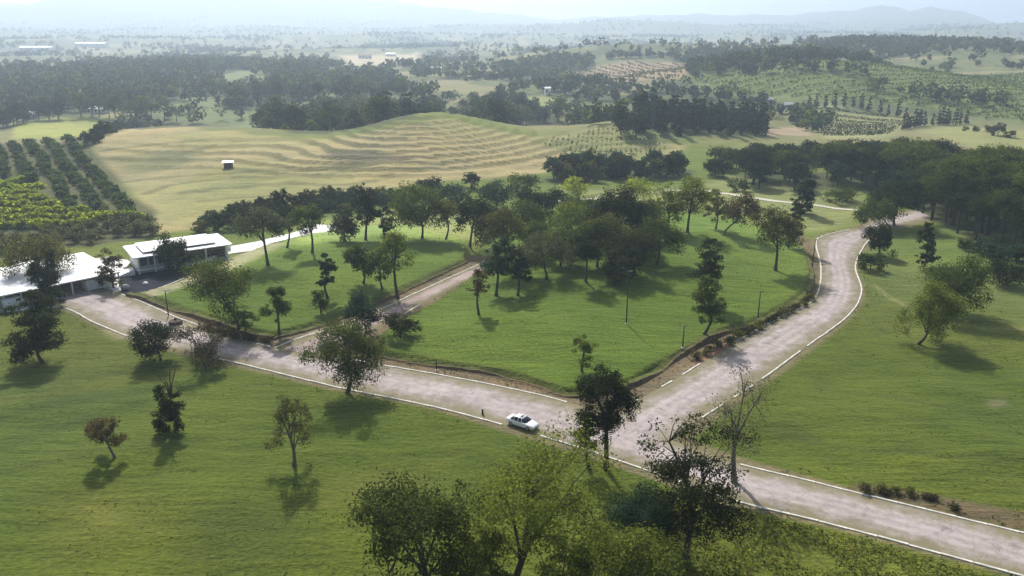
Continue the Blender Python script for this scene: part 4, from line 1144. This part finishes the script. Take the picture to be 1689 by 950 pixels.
# ------------------------------------------------------------------ far country: woods, hedges and plantation rows too far to count
rng1 = np.random.RandomState(9)
n = 60000
rr_ = np.exp(rng1.uniform(math.log(560), math.log(5200), n)); aa = rng1.uniform(-.70, .70, n)
fx, fy = rr_ * np.sin(aa), rr_ * np.cos(aa)
dm = waves(W_FLD, fx * .9 + 300, fy * .9) + .5 * waves(W_COV, fx * .25, fy * .25)
fl_ = 2.2 * (waves(W_FLD, fx, fy) + .6 * waves(W_COV, fx * .35, fy * .35)); fl_ -= np.floor(fl_)
keep = (dm > (.62 - .25 * sstep(900, 2500, rr_))) | ((fl_ < .10) & (rng1.rand(n) < .8))
clear = [polyP(q) for q in ([(1100, 130), (1250, 112), (1689, 115), (1800, 262), (1500, 240), (1320, 230), (1120, 225), (990, 215), (850, 170), (850, 155), (1000, 150)],
         [(20, 205), (80, 190), (200, 190), (120, 232), (20, 232)], [(660, 136), (830, 134), (830, 158), (690, 154)], [(540, 86), (700, 84), (700, 110), (560, 112)], [(900, 120), (1060, 96), (1150, 102), (1130, 132), (990, 144)])]
for q in clear: keep &= ~inside(q, fx, fy)
LEFTOVER.append(np.stack([fx, fy], 1)[keep][:11000])
_rh = np.random.RandomState(44)
for pts in ([(820, 172), (900, 188), (960, 196), (1010, 204)], [(780, 128), (900, 138), (1000, 146), (1120, 152)], [(860, 150), (950, 158), (1060, 172)], [(690, 126), (760, 130), (840, 134)], [(1110, 160), (1200, 166), (1260, 172)],
            [(640, 112), (760, 116), (880, 114)], [(1000, 96), (1120, 98), (1250, 102)], [(1130, 128), (1250, 118), (1420, 122)], [(1440, 150), (1560, 166), (1689, 178)], [(1280, 186), (1320, 200), (1330, 216)]):
    l = smooth_line(polyP(pts), 5.0)
    l = np.repeat(l, 2, 0) + _rh.normal(0, 5.0, (len(l) * 2, 2))
    LEFTOVER.append(l[_rh.rand(len(l)) < .75])
far_pts = np.vstack(LEFTOVER)
fd = np.hypot(far_pts[:, 0], far_pts[:, 1])
def blob_field(name, pts, per, size, leafs, label, cat, seed, hh=(4.5, 13)):
    rg = np.random.RandomState(seed)
    n_ = len(pts)
    hgt = rg.uniform(*hh, n_); rad = hgt * rg.uniform(.36, .5, n_)
    d = rg.normal(size=(n_, per, 3)); d /= np.linalg.norm(d, axis=2)[:, :, None]
    q = rg.uniform(.5, 1, (n_, per, 1))
    c = d * q * np.stack([rad, rad, hgt * .42], 1)[:, None, :]
    c[:, :, 2] += (hgt * .56)[:, None]
    c[:, :, :2] += pts[:, None, :]
    c[:, :, 2] += h(pts[:, 0], pts[:, 1])[:, None]
    v, f = leaf_quads(c.reshape(-1, 3), np.full(n_ * per, size), rg, .1)
    mi = np.repeat(rg.randint(0, len(leafs), n_), per)
    return tag(obj(name, mesh_np(name, v, f, [LEAF[l] for l in leafs], mi)), label, cat, None, 'stuff')
a_ = fd < 900
blob_field('woodland', far_pts[a_], 58, 1.15, ['dark', 'mid', 'teal', 'dark', 'dark'], 'distant dark woodland behind the tan hill', 'woodland', 1)
b_ = (fd >= 900) & (fd < 1900)
blob_field('far_woodland', far_pts[b_], 26, 1.8, ['dark', 'mid', 'dark', 'teal'], 'hazy woods and hedges in the middle distance', 'woodland', 2)
c_ = fd >= 1900
blob_field('hazy_woodland', far_pts[c_], 12, 3.0, ['dark', 'mid'], 'faint woods near the horizon', 'woodland', 3)
pts = rows(polyP([(1130, 132), (1250, 114), (1689, 121), (1800, 200), (1640, 200), (1560, 180), (1400, 166), (1200, 158)]), .35, 11.0, 2.2, 11, .06)
blob_field('plantation_rows', pts[in_view(pts)][:9000], 6, .9, ['light', 'mid', 'light'], 'green plantation rows on the far right slopes', 'plantation', 4, (1.8, 2.8))
pts = rows(polyP([(935, 119), (1050, 102), (1138, 107), (1125, 127), (992, 139)]), 1.9, 14.0, 3.0, 12, .1)
blob_field('young_rows', pts[in_view(pts)][:2500], 6, .9, ['mid', 'olive'], 'thin planted rows on the pinkish far hill', 'plantation', 5, (1.6, 2.4))
pts = rows(polyP([(880, 232), (990, 212), (1060, 228), (1110, 240), (1070, 258), (960, 258)]), .2, 6.5, 2.2, 13, .06)
blob_field('bush_rows', pts[in_view(pts)][:3200], 8, .4, ['light', 'olive'], 'low bush rows on the right flank of the tan hill', 'plantation', 6, (1.0, 1.7))

# ------------------------------------------------------------------ buildings by the road
def bmobj(name, bm, mat, parent=None, smooth=False):
    bmesh.ops.recalc_face_normals(bm, faces=bm.faces[:])
    me = bpy.data.meshes.new(name); bm.to_mesh(me); bm.free()
    me.materials.append(mat)
    if smooth:
        for p in me.polygons: p.use_smooth = True
    return obj(name, me, parent)

def bxs(*boxes, bev=0.0):
    """boxes as (x0,x1,y0,y1,z0,z1) joined into one bmesh"""
    bm = bmesh.new()
    for x0, x1, y0, y1, z0, z1 in boxes:
        r = bmesh.ops.create_cube(bm, size=1.0)
        bmesh.ops.scale(bm, vec=(x1 - x0, y1 - y0, z1 - z0), verts=r['verts'])
        bmesh.ops.translate(bm, vec=((x0 + x1) / 2, (y0 + y1) / 2, (z0 + z1) / 2), verts=r['verts'])
    if bev: bmesh.ops.bevel(bm, geom=bm.edges[:], offset=bev, segments=1, affect='EDGES')
    return bm

def frame_from(fl, fr, bl, z):
    a, b, c = P0(*fl, z), P0(*fr, z), P0(*bl, z)
    u = b - a; w = np.linalg.norm(u); u /= w
    n_ = np.array([-u[1], u[0]])
    d = float(np.dot(c - a, n_))
    return a, math.atan2(u[1], u[0]), w, d

GLASSG = plain('greenish_glass', (0.06, 0.075, 0.07), 0.2)
# white house, long flat roofed, raised on a plinth; local x along the front, y away from the road
a, rz, w, d = frame_from((222, 425), (383, 402), (207, 405), 4.0)
house = empty('house', (a[0], a[1], 0.0), rz); house.scale.z = .79
tag(house, 'long white flat roofed house beside the dark court', 'house')
L, D = w - 1.0, d - 1.2
bmobj('plinth', bxs((.5, L, .9, D, 0, 1.0)), GREYW, house)
bmobj('wall', bxs((.6, .9, 1.2, D, 1.0, 4.6), (.9, L - .2, D - .3, D, 1.0, 4.6), (L - .4, L, 1.2, D, 1.0, 4.6), (L * .40, L * .52, 1.3, 1.6, 1.0, 4.6), (.9, L * .40, 3.2, 3.5, 1.0, 4.6), (L * .40, L * .41, 1.6, 3.2, 1.0, 4.6)), WHITE, house)
rf = bmobj('roof', bxs((-.4, w, -.2, d, 4.75, 5.05), bev=.03), ROOFW, house)
bmobj('upper_roof', bxs((w * .10, w * .86, d * .16, d * .94, 5.5, 5.68), bev=.02), ROOFW, rf)
bmobj('clerestory', bxs((w * .14, w * .82, d * .30, d * .88, 5.05, 5.5)), DARKG, rf)
for i in range(7):      # panes of the big front opening
    x0 = L * .53 + i * (L * .44 / 7)
    pn = bmobj('window_pane', bxs((x0 + .06, x0 + L * .44 / 7 - .06, 2.2, 2.24, 1.05, 4.55)), DARKG, house)
for i in range(3):
    bmobj('sun_louvre', bxs((L * .53, L * .97, 1.5, 1.75, 1.7 + i * .95, 1.78 + i * .95)), GREYW, house)
for i in range(4):
    x0 = 1.2 + i * (L * .38 / 4)
    wf = bmobj('window', bxs((x0 + .15, x0 + L * .38 / 4 - .15, 3.12, 3.18, 1.3, 4.2)), GLASSG, house)
    bmobj('window_frame', bxs((x0 + .1, x0 + .18, 3.06, 3.14, 1.25, 4.25), (x0 + L * .38 / 4 - .18, x0 + L * .38 / 4 - .1, 3.06, 3.14, 1.25, 4.25), (x0 + .18, x0 + L * .38 / 4 - .18, 3.06, 3.14, 4.17, 4.25)), WHITE, wf)
for x in (.65, L * .2, L * .40, L * .53, L * .75, L - .25):
    bmobj('pillar', bxs((x - .16, x + .16, .25, .57, 0, 4.74)), WHITE, house)
bmobj('porch_floor', bxs((.3, L * .45, -.1, 1.2, 1.0, 1.25)), WHITE, house)
bmobj('balustrade', bxs((.4, L * .42, -.05, .02, 2.05, 2.12), *[(.4 + k * .6, .45 + k * .6, -.04, .01, 1.25, 2.05) for k in range(int(L * .42 / .6))]), WHITE, house)
bmobj('side_steps', bxs(*[(-4.2 + k * .55, -3.65 + k * .55, .2, 3.0, 0, .35 + k * .2) for k in range(7)]), WHITE, house)
bmobj('side_wall', bxs((-4.6, -4.25, .1, 3.1, 0, 2.4)), WHITE, house)
b0 = P0(330, 443); b1 = P0(368, 422)
v = b1 - b0; lw = np.linalg.norm(v)
par = bmobj('ramp_wall', bxs((0, lw, -.25, .25, 0, 1.3), bev=.04), WHITE)
par.location = (b0[0], b0[1], 0); par.rotation_euler.z = math.atan2(v[1], v[0])
tag(par, 'low white slanting wall in front of the dark opening of the house', 'wall')
c0 = P0(374, 412)
bx_ = bmobj('utility_box', bxs((-.9, .9, -.6, .6, 0, 1.7), (-1.0, 1.0, -.7, .7, 1.7, 1.8), bev=.02), WHITE)
bx_.location = (c0[0], c0[1], 0); bx_.rotation_euler.z = rz
tag(bx_, 'small white box at the right end of the house', 'box')

# long white roofed shed at the left edge
a, rz2, w2, d2 = frame_from((0, 489), (200, 449), (30, 437), 3.0)
shed = empty('carport', (a[0], a[1], 0.0), rz2); shed.scale.z = .83
tag(shed, 'long white flat roofed carport along the road end at the left edge', 'carport')
rf2 = bmobj('roof', bxs((-9, w2 * .47, 0, d2, 3.45, 3.75), bev=.03), ROOFW, shed)
rf3 = bmobj('roof', bxs((w2 * .47 + .03, w2, .6, d2 + 1.2, 3.35, 3.62), bev=.03), ROOFW, shed)
for i in range(9):
    bmobj('roof_seam', bxs((-8 + i * (w2 * .47 + 7) / 8.0 - .05, -8 + i * (w2 * .47 + 7) / 8.0 + .05, .1, d2 - .1, 3.75, 3.80)), ROOFW, rf2)
for i in range(11):
    x = -8.5 + i * (w2 + 8.2) / 10
    bmobj('post', bxs((x - .12, x + .12, .9, 1.14, 0, 3.35)), WHITE, shed)
bmobj('back_wall', bxs((-9, w2, d2 * .62, d2 * .62 + .25, 0, 3.35)), plain('shed_wall', (0.18, 0.16, 0.15), 0.8), shed)
kx = w2 * .70
kiosk = bmobj('kiosk', bxs((kx, kx + 4.6, 1.6, 4.2, 0, 2.6), bev=.03), WHITE)
kiosk.scale.z = .83; kiosk.location = shed.location; kiosk.rotation_euler.z = rz2
tag(kiosk, 'white kiosk wall with a dark window under the carport roof', 'kiosk')
kw = bmobj('window', bxs((kx + 2.4, kx + 3.7, 1.55, 1.62, 1.3, 2.2)), DARKG, kiosk)
for i in range(5):
    x = w2 * .35 + i * .9
    st_ = bmobj('white_stake', bxs((x - .12, x + .12, .2, .32, 0, 1.1), bev=.02), WHITE)
    st_.location = shed.location; st_.rotation_euler.z = rz2
    tag(st_, 'short white stake in the row before the carport', 'stake', 'stakes before the carport')

# ------------------------------------------------------------------ vehicles
def loft(sections, close=True):
    bm = bmesh.new(); rings = []
    for sec in sections: rings.append([bm.verts.new(p) for p in sec])
    n_ = len(rings[0])
    for a_, b_ in zip(rings, rings[1:]):
        for k in range(n_):
            bm.faces.new((a_[k], a_[(k + 1) % n_], b_[(k + 1) % n_], b_[k]))
    if close:
        bm.faces.new(rings[0][::-1]); bm.faces.new(rings[-1])
    return bm

def wheel(parent, x, y, r=.33, wd=.22):
    bm = bmesh.new()
    bmesh.ops.create_cone(bm, cap_ends=True, segments=20, radius1=r, radius2=r, depth=wd, matrix=Matrix.Translation((x, y, r)) @ Matrix.Rotation(math.pi / 2, 4, 'X'))
    bmesh.ops.bevel(bm, geom=[e for e in bm.edges if len(e.link_faces) == 2 and e.calc_face_angle(0) > 1], offset=.03, segments=2, affect='EDGES')
    t = bmobj('wheel', bm, RUBBER, parent)
    bm = bmesh.new()
    s_ = 1 if y > 0 else -1
    bmesh.ops.create_cone(bm, cap_ends=True, segments=16, radius1=r * .62, radius2=r * .55, depth=.04, matrix=Matrix.Translation((x, y + s_ * (wd / 2 + .01), r)) @ Matrix.Rotation(-s_ * math.pi / 2, 4, 'X'))
    bmobj('rim', bm, RIMM, t)

def body_ring(x, hw, zb, zm, zt, tum=.06):
    return [(x, -hw * .86, zb), (x, -hw, zb + .12), (x, -hw, zm), (x, -hw + tum, zt - .03), (x, -hw + tum + .12, zt), (x, hw - tum - .12, zt), (x, hw - tum, zt - .03), (x, hw, zm), (x, hw, zb + .12), (x, hw * .86, zb)]

def sedan(loc, rz, label):
    car = empty('car', loc, rz); tag(car, label, 'car')
    S = [(-2.28, .66, .42, .62, .80), (-2.2, .80, .30, .66, .93), (-1.75, .88, .22, .70, .98), (-.9, .90, .20, .72, .95), (.2, .90, .20, .72, .94), (1.0, .90, .20, .70, .92), (1.6, .87, .22, .66, .84), (2.1, .78, .30, .58, .72), (2.25, .62, .40, .54, .64)]
    bmobj('body', loft([body_ring(*s) for s in S]), CARW, car, True)
    G = [(-1.72, .70, .97), (-1.05, .62, 1.36), (-.4, .60, 1.43), (.25, .60, 1.40), (1.02, .70, .93)]
    def gr_(x, hw, z): return [(x, -hw - .06 * (z > 1.1), .90), (x, -hw, z - .06), (x, -hw + .08, z), (x, hw - .08, z), (x, hw, z - .06), (x, hw + .06 * (z > 1.1), .90)]
    def hwid(x, hw, z): return [(x, -.80, .90), (x, -hw, z - .05), (x, -hw + .09, z - .012), (x, hw - .09, z - .012), (x, hw, z - .05), (x, .80, .90)]
    bmobj('window', loft([hwid(*g) for g in G]), DARKG, car, True)
    R_ = [(-1.12, .50, 1.345), (-.95, .56, 1.405), (-.4, .57, 1.445), (.2, .57, 1.42), (.34, .52, 1.37)]
    bmobj('roof', loft([[(x, -hw, z - .05), (x, -hw + .05, z), (x, hw - .05, z), (x, hw, z - .05)] for x, hw, z in R_]), CARW, car, True)
    for s_ in (-1, 1):
        for x in (-.95, -.28, .33):
            bmobj('door_pillar', loft([[(x - .05, s_ * .805, .90), (x + .05, s_ * .805, .90), (x + .05, s_ * .79, .90), (x - .05, s_ * .79, .90)], [(x - .05 - .1 * (x > 0.2) , s_ * .60, 1.38), (x + .05 - .1 * (x > .2), s_ * .60, 1.38), (x + .05 - .1 * (x > .2), s_ * .58, 1.38), (x - .05 - .1 * (x > .2), s_ * .58, 1.38)]]), CARW, car)
        bmobj('headlight', bxs((2.02, 2.17, s_ * .66 - .13, s_ * .66 + .13, .55, .68), bev=.02), LAMPG, car)
        bmobj('tail_light', bxs((-2.24, -2.12, s_ * .64 - .13, s_ * .64 + .13, .68, .84), bev=.02), REDL, car)
        bmobj('mirror', bxs((.62, .78, s_ * .98 - .09, s_ * .98 + .09, .92, 1.04), bev=.02), CARW, car)
        bmobj('sill', bxs((-.95, .95, s_ * .88 - .03, s_ * .88 + .03, .18, .30)), DARKM, car)
        wheel(car, 1.38, s_ * .80); wheel(car, -1.38, s_ * .80)
    bmobj('bumper', bxs((2.12, 2.28, -.6, .6, .28, .42), bev=.03), DARKM, car)
    bmobj('sunroof', bxs((-.25, .12, -.35, .35, 1.425, 1.45)), DARKG, car)
    return car
ca_, cb_ = P0(838, 690), P0(884, 705)
cp = P0(862, 703)
sedan((cp[0], cp[1], .06), math.atan2(cb_[1] - ca_[1], cb_[0] - ca_[0]), 'white saloon car on the road near the junction')

vp = P0(26, 506)
van = empty('van', (vp[0], vp[1], .03), rz2 + .1); tag(van, 'white van parked at the near edge of the carport', 'van')
bmobj('body', loft([[(x, -.9, .35), (x, -.95, .6), (x, -.92, z - .2), (x, -.75, z), (x, .75, z), (x, .92, z - .2), (x, .95, .6), (x, .9, .35)] for x, z in ((-2.2, 1.9), (-2.1, 2.05), (.9, 2.05), (1.5, 1.35), (2.15, 1.1), (2.25, .9))]), CARW, van, True)
bmobj('windscreen', loft([[(.96, -.78, 1.98), (.96, .78, 1.98), (.93, .78, 1.96), (.93, -.78, 1.96)], [(1.5, -.82, 1.38), (1.5, .82, 1.38), (1.46, .82, 1.36), (1.46, -.82, 1.36)]]), DARKG, van)
for s_ in (-1, 1):
    bmobj('window', bxs((.0, .85, s_ * .93 - .02, s_ * .93 + .02, 1.3, 1.8)), DARKG, van)
    wheel(van, 1.4, s_ * .84); wheel(van, -1.4, s_ * .84)

# ------------------------------------------------------------------ small things
def torus(bm, R, r, z, nu=24, nv=8, sq=1.0):
    vs_ = [[bm.verts.new(((R + r * math.cos(b)) * math.cos(a_), (R + r * math.cos(b)) * math.sin(a_), z + r * sq * math.sin(b))) for b in np.linspace(0, 6.283, nv, endpoint=False)] for a_ in np.linspace(0, 6.283, nu, endpoint=False)]
    for i in range(nu):
        for j in range(nv):
            bm.faces.new((vs_[i][j], vs_[(i + 1) % nu][j], vs_[(i + 1) % nu][(j + 1) % nv], vs_[i][(j + 1) % nv]))
rp = P0(290, 534)
ring = empty('planter_ring', (rp[0], rp[1], .08)); tag(ring, 'dark round ring planter lying on the road at left', 'planter')
bm = bmesh.new(); torus(bm, .95, .30, .30, sq=1.0); bmobj('rim', bm, plain('dark_rubber', (.045, .033, .03), .8), ring, True)
bm = bmesh.new(); bmesh.ops.create_uvsphere(bm, u_segments=16, v_segments=8, radius=.85); bmesh.ops.scale(bm, vec=(1, 1, .35), verts=bm.verts); bmesh.ops.translate(bm, vec=(0, 0, .32), verts=bm.verts)
bmobj('soil', bm, SOIL, ring, True)
bm = bmesh.new(); bmesh.ops.create_icosphere(bm, subdivisions=2, radius=.3)
for v_ in bm.verts: v_.co += Vector(rng0.normal(0, .03, 3))
bmesh.ops.translate(bm, vec=(-.1, .3, .72), verts=bm.verts); bmobj('stone', bm, plain('reddish_stone', (.2, .12, .09), .9), ring)

def boulder(px, py, r, label, mat):
    p = P(px, py); bm = bmesh.new(); bmesh.ops.create_icosphere(bm, subdivisions=3, radius=r)
    for v_ in bm.verts:
        v_.co *= 1 + .12 * math.sin(v_.co.x * 5 / r + px) * math.cos(v_.co.y * 4 / r) ; v_.co.z *= .8
    o = bmobj('boulder', bm, mat, None, True); o.location = (p[0], p[1], p[2] + r * .55); tag(o, label, 'boulder')
boulder(240, 470, .55, 'pale round boulder on the dark court', WHITE)
boulder(207, 478, .9, 'tan boulder at the corner of the dark court and the road', STONE)

def pole(px, py, top, label, head=True):
    p, zt, _, _, _, f0 = size_at(px, py, top, px, px, py)
    root = empty('lamp_post', p, .4); tag(root, label, 'lamp post')
    bm = bmesh.new(); bmesh.ops.create_cone(bm, cap_ends=True, segments=10, radius1=.13, radius2=.08, depth=zt + .3, matrix=Matrix.Translation((0, 0, zt / 2 - .15)))
    bmobj('shaft', bm, DARKM, root, True)
    bmobj('base', bxs((-.22, .22, -.22, .22, -.2, .12), bev=.03), CONC, root)
    if head: bmobj('lamp_head', bxs((-.1, .8, -.12, .12, zt - .05, zt + .06), bev=.03), DARKM, root)
pole(1033, 534, 448, 'dark lamp post on the meadow in front of the grove')
pole(1250, 526, 481, 'slim lamp post on the meadow near the side road kerb')
pole(1126, 574, 538, 'thin lamp post on the meadow left of the side road')
pole(1340, 440, 396, 'slim lamp post beside the upper bend of the side road')
pole(278, 521, 480, 'slim lamp post on the bank above the road at left')
pole(720, 611, 592, 'short thin post on the meadow edge above the road', False)
p = P0(796, 684)
bo = empty('bollard', (p[0], p[1], .02)); tag(bo, 'small dark bollard at the near kerb left of the white car', 'bollard')
bm = bmesh.new(); bmesh.ops.create_cone(bm, cap_ends=True, segments=12, radius1=.16, radius2=.13, depth=.7, matrix=Matrix.Translation((0, 0, .35))); bmobj('shaft', bm, DARKM, bo, True)
bm = bmesh.new(); bmesh.ops.create_uvsphere(bm, u_segments=12, v_segments=6, radius=.15, matrix=Matrix.Translation((0, 0, .72))); bmobj('cap', bm, DARKM, bo, True)

# ------------------------------------------------------------------ hut and far buildings
def farm(px, py, w, d, hh, rz, roof, label, name='farmhouse', nwin=3, cat='house', ridge=1.6, wall=WHITE):
    p = P(px, py)
    root = empty(name, (p[0], p[1], p[2] - .1), rz); tag(root, label, cat)
    bmobj('wall', bxs((-w / 2, w / 2, -d / 2, d / 2, -1, hh)), wall, root)
    bm = bmesh.new()
    o_ = .5
    vv = [bm.verts.new(q) for q in ((-w / 2 - o_, -d / 2 - o_, hh), (w / 2 + o_, -d / 2 - o_, hh), (w / 2 + o_, d / 2 + o_, hh), (-w / 2 - o_, d / 2 + o_, hh), (-w / 2 - o_, 0, hh + ridge), (w / 2 + o_, 0, hh + ridge))]
    for q in ((0, 1, 5, 4), (2, 3, 4, 5), (0, 4, 3), (1, 2, 5), (3, 2, 1, 0)): bm.faces.new([vv[k] for k in q])
    bmobj('roof', bm, roof, root)
    for i in range(nwin):
        x = -w / 2 + (i + .5) * w / nwin
        if i == nwin // 2: bmobj('door', bxs((x - .5, x + .5, -d / 2 - .06, -d / 2 - .01, 0, 2.1)), DARKG, root)
        else: bmobj('window', bxs((x - .6, x + .6, -d / 2 - .06, -d / 2 - .01, hh * .4, hh * .8)), DARKG, root)
    return root
farm(377, 276, 3.0, 2.6, 2.1, .25, ROOFW, 'small dark hut with white roof alone on the tan field', 'hut', 2, 'hut', .5, plain('dark_boards', (.06, .045, .04), .8))
farm(50, 196, 9, 6, 3.5, .3, ROOFW, 'white roofed farmhouse beside the bright left field')
farm(165, 186, 11, 5, 3.0, -.1, ROOFW, 'low white building behind the flat crowned tree row', nwin=4)
farm(62, 84, 70, 25, 8, .1, ROOFW, 'large white roofed hall in the haze at far left', 'farm_hall', 6, 'hall', 3)
farm(152, 77, 75, 25, 8, .0, ROOFW, 'second white roofed hall in the haze, right of the first', 'farm_hall', 6, 'hall', 3)
farm(602, 96, 22, 10, 5, .2, BRICKR, 'small building on the pale sandy ground far behind', nwin=4)
farm(645, 93, 18, 9, 5, -.2, ROOFW, 'white building right of the one on the sandy ground', nwin=4)
farm(720, 118, 12, 8, 4, .4, ROOFW, 'small white house among far trees in the centre')
farm(903, 156, 4, 4, 5, .2, ROOFW, 'narrow white tower house above the green field strip', 'tower_house', 2, 'house', 1)
farm(1268, 170, 4, 4, 2.6, .1, GREYW, 'white house at the edge of the pine block')
farm(1300, 178, 4.5, 4, 2.4, -.3, GREYW, 'pale house right of the white house by the pines')
farm(1600, 72, 60, 20, 7, 0, ROOFW, 'faint white hall near the right horizon', 'farm_hall', 5, 'hall', 2)

# ------------------------------------------------------------------ ground cover
LEAF['grass'] = leaf_mat('grass_blades', (0.075, 0.115, 0.022), .5)
LEAF['straw'] = leaf_mat('dry_grass', (0.20, 0.165, 0.08), .4)
def tufts(name, poly, n_, size, hh, leafs, label, seed, clump=.0, cat='grass', keep_off=.4, edge=None):
    rg = np.random.RandomState(seed)
    lo, hi = poly.min(0), poly.max(0)
    q = rg.uniform(lo, hi, (n_ * 3, 2)); q = q[inside(poly, q[:, 0], q[:, 1])]
    if clump: q = q[waves(W_FINE, q[:, 0], q[:, 1]) + .6 * waves(W_COV, q[:, 0], q[:, 1]) > clump]
    rd_ = np.full(len(q), 60.)
    for R in ROADS: rd_ = np.minimum(rd_, -sdist(R, q[:, 0], q[:, 1]))
    m_ = rd_ > keep_off
    if edge: m_ &= rd_ < edge
    q = q[m_][:n_]
    z = h(q[:, 0], q[:, 1]) + rg.uniform(0, hh, len(q)) ** 1.0
    v, f = leaf_quads(np.stack([q[:, 0], q[:, 1], z], 1), np.full(len(q), size), rg, .9)
    return tag(obj(name, mesh_np(name, v, f, [LEAF[l] for l in leafs], rg.randint(0, len(leafs), len(f)))), label, cat, None, 'stuff')
tufts('weeds', polyP([(985, 860), (1060, 800), (1220, 842), (1400, 884), (1640, 955), (1700, 1020), (900, 1040), (940, 930)]), 15000, .14, .42, ['light', 'light', 'lime', 'straw', 'grass'], 'tall weeds on the near roadside at the bottom right', 31, -.5, 'weeds')
near_poly = poly0([(-200, 1000), (1900, 1000), (2000, 520), (1700, 440), (1420, 380), (900, 400), (500, 390), (300, 470), (-200, 500)])
tufts('meadow_tufts', near_poly, 16000, .14, .12, ['grass', 'grass', 'light', 'straw'], 'scattered grass tufts on the near meadows', 32, .3)
tufts('verge_grass', near_poly, 9000, .20, .4, ['straw', 'mid', 'grass', 'rust'], 'rough dry grass along the road verges', 33, -.2, 'grass', .35, 2.6)
m_dry = [one_mesh(600 + k, zt, .1, r, 110, 'bushy', lf, .6, 700, True) for k, (zt, r, lf) in enumerate([(1.3, 1.0, 'rust'), (1.0, .9, 'dark'), (1.5, 1.1, 'olive')])]
line_trees([(1425, 806), (1480, 816), (1540, 828), (1570, 834)], 1.1, m_dry, 'dry_shrub', 'dry shrub on the far bank at lower right', 'shrub', 'dry shrubs on the lower right bank', 40, .8, sc=.7)
line_trees([(1150, 590), (1200, 566), (1260, 536), (1310, 512), (1336, 490)], 2.2, m_dry[1:], 'bank_shrub', 'low dark shrub along the side road bank', 'shrub', 'shrubs on the side road bank', 41)
line_trees([(345, 545), (385, 556), (440, 566)], 1.3, m_dry[:2], 'bank_shrub', 'shrub under the leaning tree', 'shrub', 'shrubs under the leaning tree', 43)

# ------------------------------------------------------------------ haze
ZLO, ZHI = float(gz.min()) - 1.0, float(gz.max()) + 15.0
hz_me = box_mesh('haze', 23000, 22000, ZHI - ZLO, plain('haze_tmp', (1, 1, 1)))
hm, hnt, hb, ho = new_mat('haze_air')
hnt.nodes.remove(hb)
pv = N(hnt, 'ShaderNodeVolumePrincipled')
pv.inputs['Color'].default_value = (0.67, 0.81, 1.0, 1)
pv.inputs['Density'].default_value = 0.00026
pv.inputs['Anisotropy'].default_value = 0.5
hnt.links.new(pv.outputs[0], ho.inputs['Volume'])
hz_me.materials.clear(); hz_me.materials.append(hm)
haze = obj('haze', hz_me, None, (0, 0, ZLO))
tag(haze, kind='stuff')
